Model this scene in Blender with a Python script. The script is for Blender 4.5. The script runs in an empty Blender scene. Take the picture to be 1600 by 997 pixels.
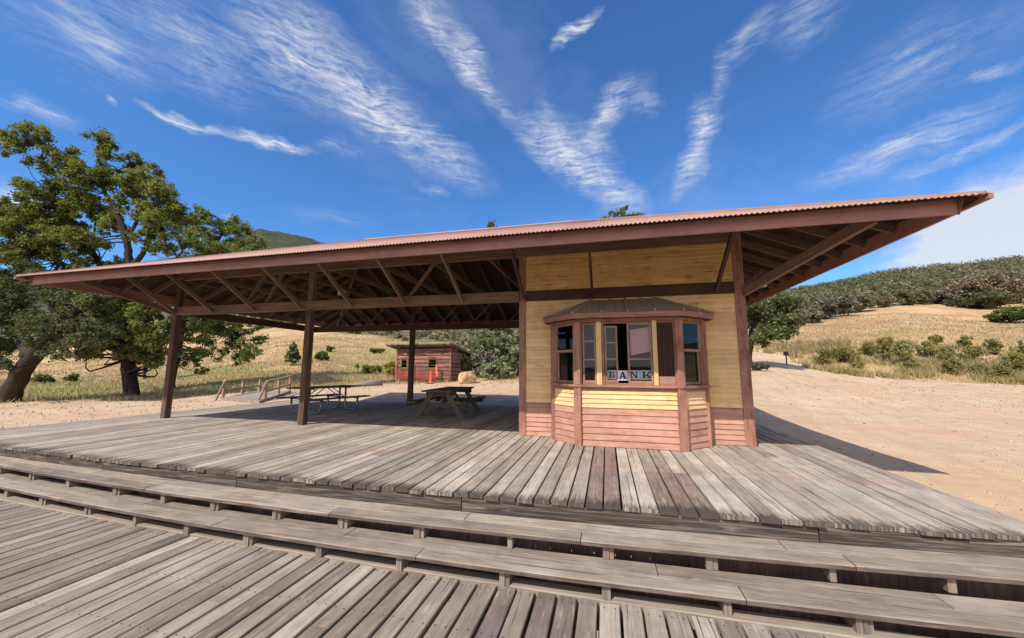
import bpy, math, random
import numpy as np
from mathutils import Vector, Matrix
random.seed(7); rng = np.random.default_rng(7)
S = bpy.context.scene
COL = S.collection

# ------------------------------------------------------------------ camera numbers
F, YAW, PITCH, ROLL = 585.08, -0.2467, 0.1307, 0.0043
CAM = np.array([0.0, -8.5425, 1.5])
cy, sy, cp, sp, cr, sr = math.cos(YAW), math.sin(YAW), math.cos(PITCH), math.sin(PITCH), math.cos(ROLL), math.sin(ROLL)
FWD = np.array([sy*cp, cy*cp, sp]); RT0 = np.array([cy, -sy, 0.0]); UP0 = np.cross(RT0, FWD)
RT = cr*RT0 + sr*UP0; UPV = -sr*RT0 + cr*UP0
def ray(px, py):
    return (px-800)/F*RT + (498.5-py)/F*UPV + FWD
def P(px, py, d):
    """world point at a distance d in front of the station's viewpoint"""
    return CAM + d*ray(px, py)

# ------------------------------------------------------------------ mesh helpers
class MB:
    def __init__(self): self.v=[]; self.f=[]; self.uv=[]; self.r=[]
    def face(self, idx, uvs, r):
        self.f.append(tuple(idx)); self.uv.extend(uvs); self.r.append(r)
    def bar(self, p, q, w, h, up=(0,0,1), ch=0.0, r=None, seg=1, wob=0.0, endj=0.0):
        """timber from p to q, w across, h along up; chamfered edges, grain along it"""
        p=Vector(p); q=Vector(q); d=(q-p); L=d.length; d.normalize(); up=Vector(up)
        s=d.cross(up)
        if s.length<1e-4: up=Vector((0,1,0)); s=d.cross(up)
        s.normalize(); u=s.cross(d).normalized()
        r=random.random() if r is None else r
        a,b=w/2,h/2
        if ch>0: cs=[(-a+ch,-b),(a-ch,-b),(a,-b+ch),(a,b-ch),(a-ch,b),(-a+ch,b),(-a,b-ch),(-a,-b+ch)]
        else: cs=[(-a,-b),(a,-b),(a,b),(-a,b)]
        n=len(cs); base=len(self.v); off=random.uniform(0,40); offv=random.uniform(0,40)
        per=[0]
        for i in range(n):
            x0,y0=cs[i]; x1,y1=cs[(i+1)%n]; per.append(per[-1]+math.hypot(x1-x0,y1-y0))
        for k in range(seg+1):
            t=k/seg; c=p+d*(L*t)
            ds=random.uniform(-wob,wob) if 0<k<seg or wob else 0; du=random.uniform(-wob,wob)*0.6
            for x,y in cs: self.v.append(tuple(c+s*(x+ds)+u*(y+du)))
        for k in range(seg):
            for i in range(n):
                j=(i+1)%n; A=base+k*n+i; B=base+k*n+j
                t0=off+L*k/seg; t1=off+L*(k+1)/seg
                self.face((A,B,B+n,A+n),[(t0,offv+per[i]),(t0,offv+per[i+1]),(t1,offv+per[i+1]),(t1,offv+per[i])],r)
        self.face(tuple(base+i for i in range(n))[::-1],[(off+cs[i][1]*.3,offv+cs[i][0]) for i in range(n)][::-1],r)
        e=base+seg*n
        self.face(tuple(e+i for i in range(n)),[(off+cs[i][1]*.3,offv+cs[i][0]) for i in range(n)],r)
        return self
    def box(self, x0,x1,y0,y1,z0,z1, axis='x', ch=0.0, r=None, seg=1, wob=0.0):
        if axis=='x': return self.bar((x0,(y0+y1)/2,(z0+z1)/2),(x1,(y0+y1)/2,(z0+z1)/2),abs(y1-y0),abs(z1-z0),(0,0,1),ch,r,seg,wob)
        if axis=='y': return self.bar(((x0+x1)/2,y0,(z0+z1)/2),((x0+x1)/2,y1,(z0+z1)/2),abs(x1-x0),abs(z1-z0),(0,0,1),ch,r,seg,wob)
        return self.bar(((x0+x1)/2,(y0+y1)/2,z0),((x0+x1)/2,(y0+y1)/2,z1),abs(x1-x0),abs(y1-y0),(0,1,0),ch,r,seg,wob)
    def poly(self, pts, r=None, uvs=None):
        b=len(self.v); self.v.extend(tuple(p) for p in pts); n=len(pts)
        r=random.random() if r is None else r
        self.face(tuple(range(b,b+n)), uvs or [(p[0],p[2]+p[1]) for p in pts], r)
    def prism(self, plan, z0, z1, r=None, grain='x'):
        """solid from an anticlockwise plan outline"""
        b=len(self.v); n=len(plan); r=random.random() if r is None else r
        o=random.uniform(0,40); ov=random.uniform(0,40)
        g=(lambda p,z:(o+p[0],ov+p[1]+z)) if grain=='x' else (lambda p,z:(o+p[1],ov+p[0]+z))
        for z in (z0,z1): self.v.extend((p[0],p[1],z) for p in plan)
        for i in range(n):
            j=(i+1)%n
            self.face((b+i,b+j,b+n+j,b+n+i),[g(plan[i],z0),g(plan[j],z0),g(plan[j],z1),g(plan[i],z1)],r)
        self.face(tuple(b+i for i in range(n))[::-1],[g(p,z0) for p in plan][::-1],r)
        self.face(tuple(b+n+i for i in range(n)),[g(p,z1) for p in plan],r)
    def tube(self, pts, rad, n=8, r=None):
        pts=[Vector(p) for p in pts]; m=len(pts); base=len(self.v); r=random.random() if r is None else r
        if not hasattr(rad,'__len__'): rad=[rad]*m
        prev=None; L=0; us=[0]
        for k in range(m):
            d=(pts[min(k+1,m-1)]-pts[max(k-1,0)]).normalized()
            ref=prev if prev is not None else (Vector((1,0,0)) if abs(d.x)<.9 else Vector((0,1,0)))
            a=(ref-d*ref.dot(d)).normalized(); prev=a; b=d.cross(a)
            if k: L+=(pts[k]-pts[k-1]).length; us.append(L)
            for i in range(n):
                t=2*math.pi*i/n; self.v.append(tuple(pts[k]+(a*math.cos(t)+b*math.sin(t))*rad[k]))
        for k in range(m-1):
            for i in range(n):
                j=(i+1)%n; A=base+k*n+i; B=base+k*n+j; w=2*math.pi*rad[k]/n
                self.face((A,B,B+n,A+n),[(us[k],w*i),(us[k],w*(i+1)),(us[k+1],w*(i+1)),(us[k+1],w*i)],r)
        self.face(tuple(base+i for i in range(n))[::-1],[(0,0)]*n,r)
        self.face(tuple(base+(m-1)*n+i for i in range(n)),[(0,0)]*n,r)
        return self
    def build(self, name, mat, parent=None, smooth=False):
        me=bpy.data.meshes.new(name); me.from_pydata(self.v,[],self.f)
        uvl=me.uv_layers.new(name='grain')
        uvl.data.foreach_set('uv',np.array(self.uv,dtype=np.float32).ravel())
        at=me.attributes.new('rnd','FLOAT','FACE'); at.data.foreach_set('value',np.array(self.r,dtype=np.float32))
        me.materials.append(mat)
        if smooth: me.polygons.foreach_set('use_smooth',[True]*len(me.polygons))
        me.update()
        return link(name,me,parent)
def link(name, me, parent=None):
    o=bpy.data.objects.new(name,me); COL.objects.link(o)
    if parent:
        o.parent=parent; o.matrix_parent_inverse=Matrix.Translation(-Vector(parent.location)) if parent.rotation_euler.z==0 else Matrix.Identity(4)
    return o
def thing(name,label,cat,loc=(0,0,0),group=None):
    o=bpy.data.objects.new(name,None); COL.objects.link(o); o.location=loc; o.empty_display_size=.2
    return tag(o,label,cat,group)
def tag(o,label,cat,group=None):
    o['label']=label; o['category']=cat
    if group: o['group']=group
    return o
def np_mesh(name, verts, faces, mat, parent=None, rnd=None, smooth=False, attrs=None):
    """fast mesh of equal polygons from numpy arrays"""
    me=bpy.data.meshes.new(name); nv=len(verts); nf,k=faces.shape
    me.vertices.add(nv); me.vertices.foreach_set('co',np.asarray(verts,dtype=np.float32).ravel())
    me.loops.add(nf*k); me.loops.foreach_set('vertex_index',faces.astype(np.int32).ravel())
    me.polygons.add(nf); me.polygons.foreach_set('loop_start',(np.arange(nf)*k).astype(np.int32))
    me.polygons.foreach_set('loop_total',np.full(nf,k,dtype=np.int32))
    if smooth: me.polygons.foreach_set('use_smooth',np.ones(nf,dtype=bool))
    if rnd is not None:
        a=me.attributes.new('rnd','FLOAT','FACE'); a.data.foreach_set('value',rnd.astype(np.float32))
    for kx,(dom,val) in (attrs or {}).items():
        a=me.attributes.new(kx,'FLOAT',dom); a.data.foreach_set('value',np.asarray(val,dtype=np.float32))
    me.materials.append(mat); me.update(calc_edges=True); me.validate()
    return link(name,me,parent)

# ------------------------------------------------------------------ materials
def srgb(r,g,b):
    f=lambda c:(c/255/12.92) if c/255<=.04045 else ((c/255+.055)/1.055)**2.4
    return (f(r),f(g),f(b),1)
class NT:
    def __init__(self,name,world=None):
        if world is None:
            self.m=bpy.data.materials.new(name); self.m.use_nodes=True; self.t=self.m.node_tree
        else: self.m=world; self.t=world.node_tree
        self.t.nodes.clear()
    def n(self,typ,**kw):
        x=self.t.nodes.new(typ)
        for k,v in kw.items(): setattr(x,k,v)
        return x
    def set(self,sock,val):
        if isinstance(val,bpy.types.NodeSocket): self.t.links.new(val,sock)
        else: sock.default_value=val
    def math(self,op,a,b=0.0,c=0.0,clamp=False):
        x=self.n('ShaderNodeMath',operation=op,use_clamp=clamp)
        self.set(x.inputs[0],a); self.set(x.inputs[1],b)
        if op in('MULTIPLY_ADD','SMOOTH_MIN','SMOOTH_MAX'): self.set(x.inputs[2],c)
        return x.outputs[0]
    def mix(self,fac,a,b,blend='MIX'):
        x=self.n('ShaderNodeMix',data_type='RGBA',blend_type=blend,clamp_factor=True)
        self.set(x.inputs[0],fac); self.set(x.inputs[6],a); self.set(x.inputs[7],b); return x.outputs[2]
    def ramp(self,fac,stops,interp='LINEAR'):
        x=self.n('ShaderNodeValToRGB'); x.color_ramp.interpolation=interp; e=x.color_ramp.elements
        while len(e)<len(stops): e.new(.5)
        for s,(p,c) in zip(e,stops): s.position=p; s.color=c if hasattr(c,'__len__') else (c,c,c,1)
        self.set(x.inputs[0],fac); return x.outputs[0]
    def noise(self,vec,scale,detail=4,rough=.55,dist=0.0):
        x=self.n('ShaderNodeTexNoise'); self.set(x.inputs['Vector'],vec)
        self.set(x.inputs['Scale'],scale); x.inputs['Detail'].default_value=detail; x.inputs['Roughness'].default_value=rough
        x.inputs['Distortion'].default_value=dist; return x.outputs['Fac']
    def mapping(self,vec,scale=(1,1,1),loc=(0,0,0),rot=(0,0,0),typ='POINT'):
        x=self.n('ShaderNodeMapping',vector_type=typ); self.set(x.inputs[0],vec)
        x.inputs['Location'].default_value=loc; x.inputs['Rotation'].default_value=rot; x.inputs['Scale'].default_value=scale; return x.outputs[0]
    def attr(self,name): return self.n('ShaderNodeAttribute',attribute_name=name).outputs['Fac']
    def maprange(self,v,a,b,c=0.0,d=1.0):
        x=self.n('ShaderNodeMapRange',clamp=True); self.set(x.inputs[0],v)
        for i,q in zip((1,2,3,4),(a,b,c,d)): x.inputs[i].default_value=q
        return x.outputs[0]
    def out(self,bsdf): 
        o=self.n('ShaderNodeOutputMaterial'); self.t.links.new(bsdf,o.inputs[0]); return self.m
    def principled(self,color,rough=.8,bump=None,bstr=.3,bdist=.01,spec=.3,metal=0.0):
        b=self.n('ShaderNodeBsdfPrincipled'); self.set(b.inputs['Base Color'],color); self.set(b.inputs['Roughness'],rough)
        b.inputs['Specular IOR Level'].default_value=spec; b.inputs['Metallic'].default_value=metal
        if bump is not None:
            x=self.n('ShaderNodeBump'); x.inputs['Strength'].default_value=bstr; x.inputs['Distance'].default_value=bdist
            self.set(x.inputs['Height'],bump); self.t.links.new(x.outputs[0],b.inputs['Normal'])
        return self.out(b.outputs[0])
    def geo(self): return self.n('ShaderNodeNewGeometry').outputs['Position']

def wood(name, dark, mid, light, var=.5, gs=1.0, rough=.85, bump=.5, weather=None, paint=None, wear=.5, swirl=0.0):
    """timber: grain along the board's own length, each board a little different"""
    T=NT(name); uv=T.n('ShaderNodeUVMap',uv_map='grain').outputs[0]; rnd=T.attr('rnd')
    pos=T.geo()
    g1=T.noise(T.mapping(uv,(1.1*gs,26*gs,1)),1.0,6,.65,.6+swirl)
    g2=T.noise(T.mapping(uv,(3.5*gs,120*gs,1)),1.0,3,.6)
    g=T.math('ADD',T.math('MULTIPLY',g1,.65),T.math('MULTIPLY',g2,.35))
    col=T.ramp(g,[(.3,dark),(.5,mid),(.7,light)])
    if paint:
        m=T.noise(T.mapping(uv,(2.0,14,1)),1.0,5,.65)
        m2=T.noise(pos,3.0,4,.6)
        msk=T.maprange(T.math('ADD',T.math('MULTIPLY',m,.6),T.math('MULTIPLY',m2,.4)),wear-.06,wear+.08,0,1)
        pc=T.mix(T.maprange(T.noise(pos,5.0,4,.6),.3,.7),paint[0],paint[1])
        pc=T.mix(T.math('MULTIPLY',T.maprange(g,.35,.6,1,0),.35),pc,T.mix(.5,pc,(0.02,0.01,0.01,1)))
        col=T.mix(msk,pc,col)
    v=T.math('ADD',1-var*.5,T.math('MULTIPLY',rnd,var))
    col=T.mix(1.0,col,T.n('ShaderNodeCombineColor').outputs[0],'MULTIPLY') if False else col
    cc=T.n('ShaderNodeCombineXYZ'); [T.set(cc.inputs[i],v) for i in range(3)]
    x=T.n('ShaderNodeVectorMath',operation='MULTIPLY'); T.set(x.inputs[0],col); T.set(x.inputs[1],cc.outputs[0]); col=x.outputs[0]
    big=T.noise(pos,.9,4,.6)
    hs=T.n('ShaderNodeHueSaturation'); T.set(hs.inputs['Value'],T.maprange(big,.3,.7,.86,1.12)); T.set(hs.inputs['Color'],col); hs.inputs['Saturation'].default_value=1.0
    return T.principled(hs.outputs[0],rough,g,bump,.006)

def decking(name, tones, front=None, redline=False, edges=False):
    """weathered grey planks: each plank picks a tone, long grain, cracks, dark rotten ends"""
    T=NT(name); uv=T.n('ShaderNodeUVMap',uv_map='grain').outputs[0]; rnd=T.attr('rnd'); pos=T.geo()
    base=T.ramp(rnd,tones)
    g1=T.noise(T.mapping(uv,(.9,30,1)),1.0,6,.7,.8)
    g2=T.noise(T.mapping(uv,(4,150,1)),1.0,3,.6)
    g=T.math('ADD',T.math('MULTIPLY',g1,.6),T.math('MULTIPLY',g2,.4))
    patch=T.noise(T.mapping(uv,(.8,3.0,1)),1.6,5,.6)
    blot=T.noise(T.mapping(pos,(1,1,1)),3.2,5,.7)
    k=T.math('MULTIPLY',T.maprange(g,.32,.68,.64,1.26),T.math('MULTIPLY',T.maprange(patch,.3,.7,.74,1.22),T.maprange(blot,.3,.72,.82,1.15)))
    x=T.n('ShaderNodeVectorMath',operation='SCALE'); T.set(x.inputs[0],base); T.set(x.inputs['Scale'],k); col=x.outputs[0]
    crack=T.maprange(T.noise(T.mapping(uv,(.7,46,1)),1.0,2,.5,1.2),.31,.35,.8,0)
    col=T.mix(crack,col,(.035,.028,.026,1))
    # worn warm scuffs
    sc=T.maprange(T.noise(T.mapping(uv,(1.5,9,1)),2.0,4,.6),.58,.72,0,.45)
    col=T.mix(sc,col,srgb(196,172,148))
    sep=T.n('ShaderNodeSeparateXYZ'); T.set(sep.inputs[0],pos); X,Y=sep.outputs[0],sep.outputs[1]
    wob=T.noise(pos,1.3,4,.6)
    if redline:
        yy=T.math('ADD',T.math('ADD',Y,T.math('MULTIPLY',T.math('MULTIPLY',X,X),.002)),T.math('MULTIPLY',T.math('SUBTRACT',wob,.5),.35))
        yy=T.math('ADD',yy,T.math('MULTIPLY',rnd,.10))
        band=T.math('SUBTRACT',1,T.math('DIVIDE',T.math('ABSOLUTE',T.math('ADD',yy,2.16)),.2),clamp=True)
        band=T.math('MULTIPLY',band,T.maprange(T.noise(T.mapping(uv,(2.5,12,1)),2.0,4,.7),.38,.66,.0,1.0))
        col=T.mix(T.math('MULTIPLY',band,.45),col,srgb(168,98,72))
    if front:
        a,b,c=front
        e=T.math('ADD',T.math('MULTIPLY_ADD',T.math('MULTIPLY_ADD',X,a,b),X,c),.0)
        dist=T.math('SUBTRACT',Y,e)
        dn=T.math('ADD',dist,T.math('MULTIPLY',T.math('SUBTRACT',T.noise(T.mapping(uv,(3,30,1)),1.0,4,.65),.5),.75))
        dn=T.math('ADD',dn,T.math('MULTIPLY',T.math('SUBTRACT',rnd,.5),.15))
        rot=T.maprange(dn,.0,.22,.88,0)
        col=T.mix(rot,col,(.05,.042,.038,1))
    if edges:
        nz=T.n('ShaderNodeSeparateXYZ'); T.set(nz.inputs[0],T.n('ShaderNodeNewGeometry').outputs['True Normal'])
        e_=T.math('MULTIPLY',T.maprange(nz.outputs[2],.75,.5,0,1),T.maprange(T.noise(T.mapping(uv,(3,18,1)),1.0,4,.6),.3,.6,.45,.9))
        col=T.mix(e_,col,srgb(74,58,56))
    return T.principled(col,.9,T.math('SUBTRACT',g,T.math('MULTIPLY',crack,.8)),.7,.006,.2)

def leafmat(name, cols, trans=.42, rough=.6):
    T=NT(name); c=T.ramp(T.attr('rnd'),cols)
    d=T.n('ShaderNodeBsdfDiffuse'); T.set(d.inputs[0],c)
    tr=T.n('ShaderNodeBsdfTranslucent'); T.set(tr.inputs[0],T.mix(.5,c,(.25,.3,.03,1)))
    gl=T.n('ShaderNodeBsdfGlossy'); gl.inputs['Roughness'].default_value=.55; gl.inputs[0].default_value=(.5,.5,.5,1)
    m=T.n('ShaderNodeMixShader'); m.inputs[0].default_value=trans; T.t.links.new(d.outputs[0],m.inputs[1]); T.t.links.new(tr.outputs[0],m.inputs[2])
    m2=T.n('ShaderNodeMixShader'); m2.inputs[0].default_value=.025; T.t.links.new(m.outputs[0],m2.inputs[1]); T.t.links.new(gl.outputs[0],m2.inputs[2])
    return T.out(m2.outputs[0])

M={}
M['post']=wood('dark_stained_timber',srgb(50,36,29),srgb(88,65,52),srgb(126,98,80),.35,.8)
M['beam']=wood('brown_stained_timber',srgb(82,60,48),srgb(122,94,78),srgb(156,126,106),.3,.8)
M['rafter']=wood('rafter_timber',srgb(64,47,38),srgb(102,78,64),srgb(136,110,92),.35,.8)
M['belt']=wood('dark_brown_trim',srgb(56,38,31),srgb(80,56,47),srgb(100,72,60),.2)
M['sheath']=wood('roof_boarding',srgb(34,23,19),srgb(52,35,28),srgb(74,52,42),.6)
pinkA,pinkB=srgb(174,126,111),srgb(190,144,126)
M['pink']=wood('faded_red_paint',srgb(110,66,54),srgb(150,104,86),srgb(172,128,108),.24,1,.75,.25,paint=(pinkA,pinkB),wear=.575)
M['trim']=wood('worn_red_trim_paint',srgb(80,50,42),srgb(122,82,68),srgb(160,116,98),.16,1,.75,.35,paint=(srgb(150,106,90),srgb(170,124,107)),wear=.54)
M['fascia']=wood('fascia_paint',srgb(96,56,48),srgb(134,86,72),srgb(150,104,88),.08,.6,.7,.2,paint=(srgb(150,108,98),srgb(166,122,110)),wear=.62)
M['yellow']=wood('yellow_paint',srgb(120,86,48),srgb(170,132,74),srgb(196,160,100),.2,1,.7,.2,paint=(srgb(224,185,132),srgb(233,197,146)),wear=.60)
M['yellow_worn']=wood('yellow_paint_worn',srgb(96,68,36),srgb(150,112,58),srgb(196,160,100),.14,1,.7,.2,paint=(srgb(222,182,116),srgb(232,194,130)),wear=.585)
M['cream']=wood('pale_mullion_paint',srgb(150,124,88),srgb(186,158,112),srgb(206,178,130),.1,1,.7,.2,paint=(srgb(206,172,118),srgb(216,186,134)),wear=.6)
M['sash']=wood('sash_paint',srgb(84,58,46),srgb(120,86,68),srgb(140,106,86),.15,1,.7,.2,paint=(srgb(152,114,96),srgb(166,128,108)),wear=.58)
M['boarddark']=wood('dark_interior_board',srgb(40,26,22),srgb(62,42,36),srgb(80,56,46),.3)
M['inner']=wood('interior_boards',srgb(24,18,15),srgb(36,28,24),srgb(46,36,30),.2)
M['bayroof']=wood('bay_roof_boards',srgb(122,96,78),srgb(168,142,120),srgb(196,170,148),.25,.8)
M['oldgrey']=wood('weathered_grey_wood',srgb(74,62,56),srgb(126,110,98),srgb(168,150,134),.35,.8,.9,.6)
M['tableboard']=wood('table_boards',srgb(60,47,39),srgb(94,76,64),srgb(124,104,88),.35,.8,.9,.6)
M['darktop']=wood('dark_table_boards',srgb(62,48,40),srgb(96,76,62),srgb(122,100,82),.3,.8,.9,.5)
M['edge']=wood('rotten_edge_beam',srgb(34,29,27),srgb(72,63,58),srgb(142,130,120),.2,.5,.95,.8,swirl=2.2)
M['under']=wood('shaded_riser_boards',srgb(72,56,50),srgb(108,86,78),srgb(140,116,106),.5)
M['curb']=wood('pale_curb',srgb(112,100,90),srgb(142,129,117),srgb(164,151,138),.12)
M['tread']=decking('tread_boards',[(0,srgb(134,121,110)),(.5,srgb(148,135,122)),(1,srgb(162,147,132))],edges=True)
DECKF=(.0047,.0286,-4.037)
M['deck']=decking('upper_decking',[(0,srgb(132,112,104)),(.05,srgb(138,118,109)),(.1,srgb(138,126,116)),(.5,srgb(160,147,135)),(.85,srgb(174,161,148)),(1,srgb(184,171,158))],DECKF,True)
M['ldeck']=decking('lower_decking',[(0,srgb(124,108,102)),(.05,srgb(126,111,103)),(.1,srgb(122,110,100)),(.5,srgb(144,131,118)),(.85,srgb(160,147,132)),(1,srgb(176,163,148))])
M['shedwood']=wood('red_log_wall',srgb(56,36,31),srgb(120,82,70),srgb(196,164,146),.55,.7,.9,.6)
M['shedroof']=wood('shed_roof_boards',srgb(60,54,46),srgb(104,94,80),srgb(140,128,110),.4)
M['railwood']=wood('rail_timber',srgb(110,84,62),srgb(160,128,100),srgb(190,160,130),.25)
M['bark']=wood('oak_bark',srgb(26,22,19),srgb(54,46,40),srgb(92,82,74),.3,.5,.95,1.0)

def plain(name,c,rough=.7,metal=0.0,spec=.4,vary=.15,scale=6):
    T=NT(name); n=T.noise(T.geo(),scale,4,.6)
    a=tuple(x*(1-vary) for x in c[:3])+(1,); b=tuple(min(1,x*(1+vary)) for x in c[:3])+(1,)
    return T.principled(T.mix(T.maprange(n,.3,.7),a,b),rough,n,.1,.004,spec,metal)
# corrugated sheet: sun-faded red paint with streaks down the slope
T=NT('corrugated_red_sheet'); pos=T.geo()
n1=T.noise(T.mapping(pos,(3,.35,.35)),2.0,5,.65); n2=T.noise(pos,.8,3,.6)
c=T.mix(T.maprange(n1,.3,.7),srgb(152,115,103),srgb(169,132,119)); c=T.mix(T.maprange(n2,.45,.75,0,.45),c,srgb(136,98,86))
M['sheet']=T.principled(c,.6,None,spec=.35)
M['steel']=plain('galvanised_tube',srgb(120,128,132),.4,.6)
M['lampbody']=plain('cream_lamp_housing',srgb(200,186,150),.5)
M['paper']=plain('white_paper',srgb(198,198,204),.8,0,.2,.05)
M['ink']=plain('dark_ink',srgb(22,22,34),.7,0,.2,.05)
M['pinkreflect']=plain('pink_reflection_tint',srgb(188,134,130),.8,0,.2,.08,20)  # pink of a reflection in the window pane, put into a colour
M['orange']=plain('orange_plastic',srgb(206,92,52),.5,0,.4,.08)
M['netting']=plain('red_netting',srgb(140,66,56),.6,0,.3,.12)
M['rubber']=plain('black_base',srgb(30,30,30),.7)
M['darkmetal']=plain('rusty_steel',srgb(70,48,40),.7,.2)
T=NT('rock_stone'); pos=T.geo(); n=T.noise(pos,2.5,6,.65,.4)
M['rock']=T.principled(T.ramp(n,[(.3,srgb(120,94,74)),(.5,srgb(182,150,120)),(.72,srgb(214,188,158))]),.9,n,.9,.06)
T=NT('window_glass'); gl=T.n('ShaderNodeBsdfGlossy'); gl.inputs['Roughness'].default_value=.03; tr=T.n('ShaderNodeBsdfTransparent'); tr.inputs[0].default_value=(.9,.92,.92,1)
fr=T.n('ShaderNodeLayerWeight'); fr.inputs[0].default_value=.5
ms=T.n('ShaderNodeMixShader'); T.t.links.new(T.math('MULTIPLY_ADD',T.math('POWER',fr.outputs['Facing'],4.0),.2,.025),ms.inputs[0]); T.t.links.new(tr.outputs[0],ms.inputs[1]); T.t.links.new(gl.outputs[0],ms.inputs[2])
M['glass']=T.out(ms.outputs[0])

M['oakleaf']=leafmat('oak_leaves',[(0,(.042,.056,.018,1)),(.4,(.105,.128,.036,1)),(.75,(.19,.21,.056,1)),(1,(.31,.31,.075,1))])
M['darkleaf']=leafmat('live_oak_leaves',[(0,(.034,.04,.022,1)),(.5,(.08,.092,.046,1)),(.85,(.14,.155,.07,1)),(1,(.23,.25,.08,1))],.35)
M['limeleaf']=leafmat('young_oak_leaves',[(0,(.06,.08,.022,1)),(.5,(.135,.17,.045,1)),(1,(.26,.29,.075,1))])
M['oliveleaf']=leafmat('olive_leaves',[(0,(.045,.055,.024,1)),(.5,(.115,.135,.058,1)),(1,(.23,.26,.11,1))])
M['willow']=leafmat('willow_leaves',[(0,(.06,.075,.034,1)),(.5,(.16,.2,.09,1)),(.85,(.32,.34,.2,1)),(1,(.5,.48,.38,1))])
M['bright']=leafmat('bright_shrub',[(0,(.04,.062,.018,1)),(.5,(.105,.155,.04,1)),(1,(.2,.27,.07,1))])
M['mustard']=leafmat('mustard_bloom',[(0,(.10,.12,.022,1)),(.5,(.22,.22,.03,1)),(1,(.42,.36,.03,1))])
M['bankbush']=leafmat('bank_shrub',[(0,(.13,.12,.04,1)),(.5,(.28,.25,.08,1)),(.85,(.42,.36,.12,1)),(1,(.46,.34,.18,1))])
M['bankweed']=leafmat('bank_weed_blades',[(0,(.2,.16,.07,1)),(.3,(.38,.28,.14,1)),(.55,(.48,.36,.2,1)),(.75,(.42,.37,.13,1)),(1,(.32,.33,.1,1))],.4)
M['greyscrub']=leafmat('grey_scrub',[(0,(.06,.056,.042,1)),(.5,(.14,.125,.095,1)),(1,(.25,.21,.17,1))],.2)
M['browntop']=leafmat('brown_flowered_scrub',[(0,(.08,.066,.036,1)),(.5,(.18,.145,.09,1)),(1,(.36,.26,.19,1))],.2)
M['scrub']=leafmat('chaparral',[(0,(.07,.068,.036,1)),(.3,(.125,.12,.065,1)),(.55,(.175,.165,.09,1)),(.75,(.23,.195,.15,1)),(.9,(.27,.25,.12,1)),(1,(.33,.27,.18,1))],.35)
M['drygrass']=leafmat('dry_grass_blades',[(0,(.28,.19,.10,1)),(.35,(.42,.31,.18,1)),(.75,(.52,.41,.26,1)),(.86,(.3,.28,.1,1)),(1,(.19,.21,.07,1))],.3)
M['weeds']=leafmat('weed_blades',[(0,(.09,.08,.03,1)),(.5,(.17,.16,.05,1)),(1,(.3,.25,.1,1))],.3)

# ------------------------------------------------------------------ terrain
def zpy(px,py,d): return P(px,py,d)[2]
DS=math.cos
COLS=[ # pixel column of the bearing, near levels (d, z), sight lines (d, y), dirt/grass distance, scrub distance
 (-900,[(5,-.5)],[(10,620),(20,600),(40,580),(80,560),(300,480)],9,70),
 (0,[(8,-.5),(14,-.5)],[(20,630),(30,607),(45,589),(80,567),(120,545),(200,505),(350,462),(700,430),(1200,430)],20,100),
 (250,[(9,-.5),(15,-.5)],[(22,625),(30,608),(40,595),(55,577),(80,553),(120,527),(200,492),(350,460),(700,398),(1200,402)],22,115),
 (390,[(9,-.5),(15,-.48)],[(24,614),(30,600),(40,585),(55,564),(80,539),(120,515),(200,485),(350,450),(700,349),(1100,352)],24,125),
 (450,[(9,-.5),(15,-.48)],[(24,610),(30,598),(40,582),(55,560),(80,533),(110,516),(200,484),(350,450),(700,358),(1100,362)],24.5,120),
 (515,[(9,-.5),(15,-.48)],[(24,609),(30,596),(40,580),(55,558),(80,530),(100,520),(200,482),(350,445),(700,378),(1100,385)],25,108),
 (650,[(9,-.5),(15,-.45)],[(25,605),(30,597),(40,580),(55,561),(80,537),(100,527),(200,492),(350,455),(700,425),(1100,430)],28,85),
 (800,[(9,-.5),(15,-.45)],[(25,601),(30,588),(40,573),(55,559),(80,541),(100,532),(200,492),(350,460),(700,450),(1100,455)],27,60),
 (1000,[(9,-.5),(14,-.45)],[(22,604),(30,586),(40,569),(55,551),(80,524),(120,497),(200,470),(350,456),(700,456),(1100,460)],30,80),
 (1190,[(9,-.5),(15,-.32)],[(22,604),(30,581),(40,558),(55,537),(70,519),(90,503),(120,492),(200,476),(350,462),(700,462),(1100,470)],47,72),
 (1290,[(9,-.5),(16,-.38)],[(22,614),(30,590),(36,574),(46,537),(55,523),(70,506),(90,491),(120,477),(200,456),(300,448),(700,450),(1100,470)],34,88),
 (1400,[(9,-.5),(16,-.42)],[(22,622),(30,599),(34,590),(44,536),(50,521),(80,485),(100,471),(150,450),(200,435),(270,425),(700,426),(1100,440)],33,100),
 (1600,[(8,-.5),(16,-.45)],[(22,624),(27,609),(30,598),(39,540),(46,522),(80,487),(100,472),(150,437),(200,412),(270,401),(700,410),(1100,430)],28,102),
 (2600,[(4,-.5),(8,-.45)],[(12,625),(16,600),(20,550),(26,520),(60,480),(140,405),(300,410),(600,430)],14,60),
]
RG=np.concatenate([np.linspace(0,12,7)[:-1],np.geomspace(12,2600,150)])
azs=[];ZT=[];RD=[];RS=[]
def horiz(px):
    dd=ray(px,576); return math.atan2(dd[0],dd[1]), math.hypot(dd[0],dd[1])
for px,near,sight,rd,rs in COLS:
    az,hl=horiz(px); azs.append(az)
    rr=[0]+[d*hl for d,_ in near]+[d*hl for d,_ in sight]; zz=[-.5]+[z for _,z in near]+[zpy(px,y,d) for d,y in sight]
    if rr[-1]<2600: rr.append(2700); zz.append(zz[-1]*.9)
    ZT.append(np.interp(RG,rr,zz)); RD.append(rd*hl); RS.append(rs*hl)
azs=np.array([-math.pi-.01]+[-2.3]+azs+[2.0]+[math.pi+.01]); flat=np.full(len(RG),-.55)
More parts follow.
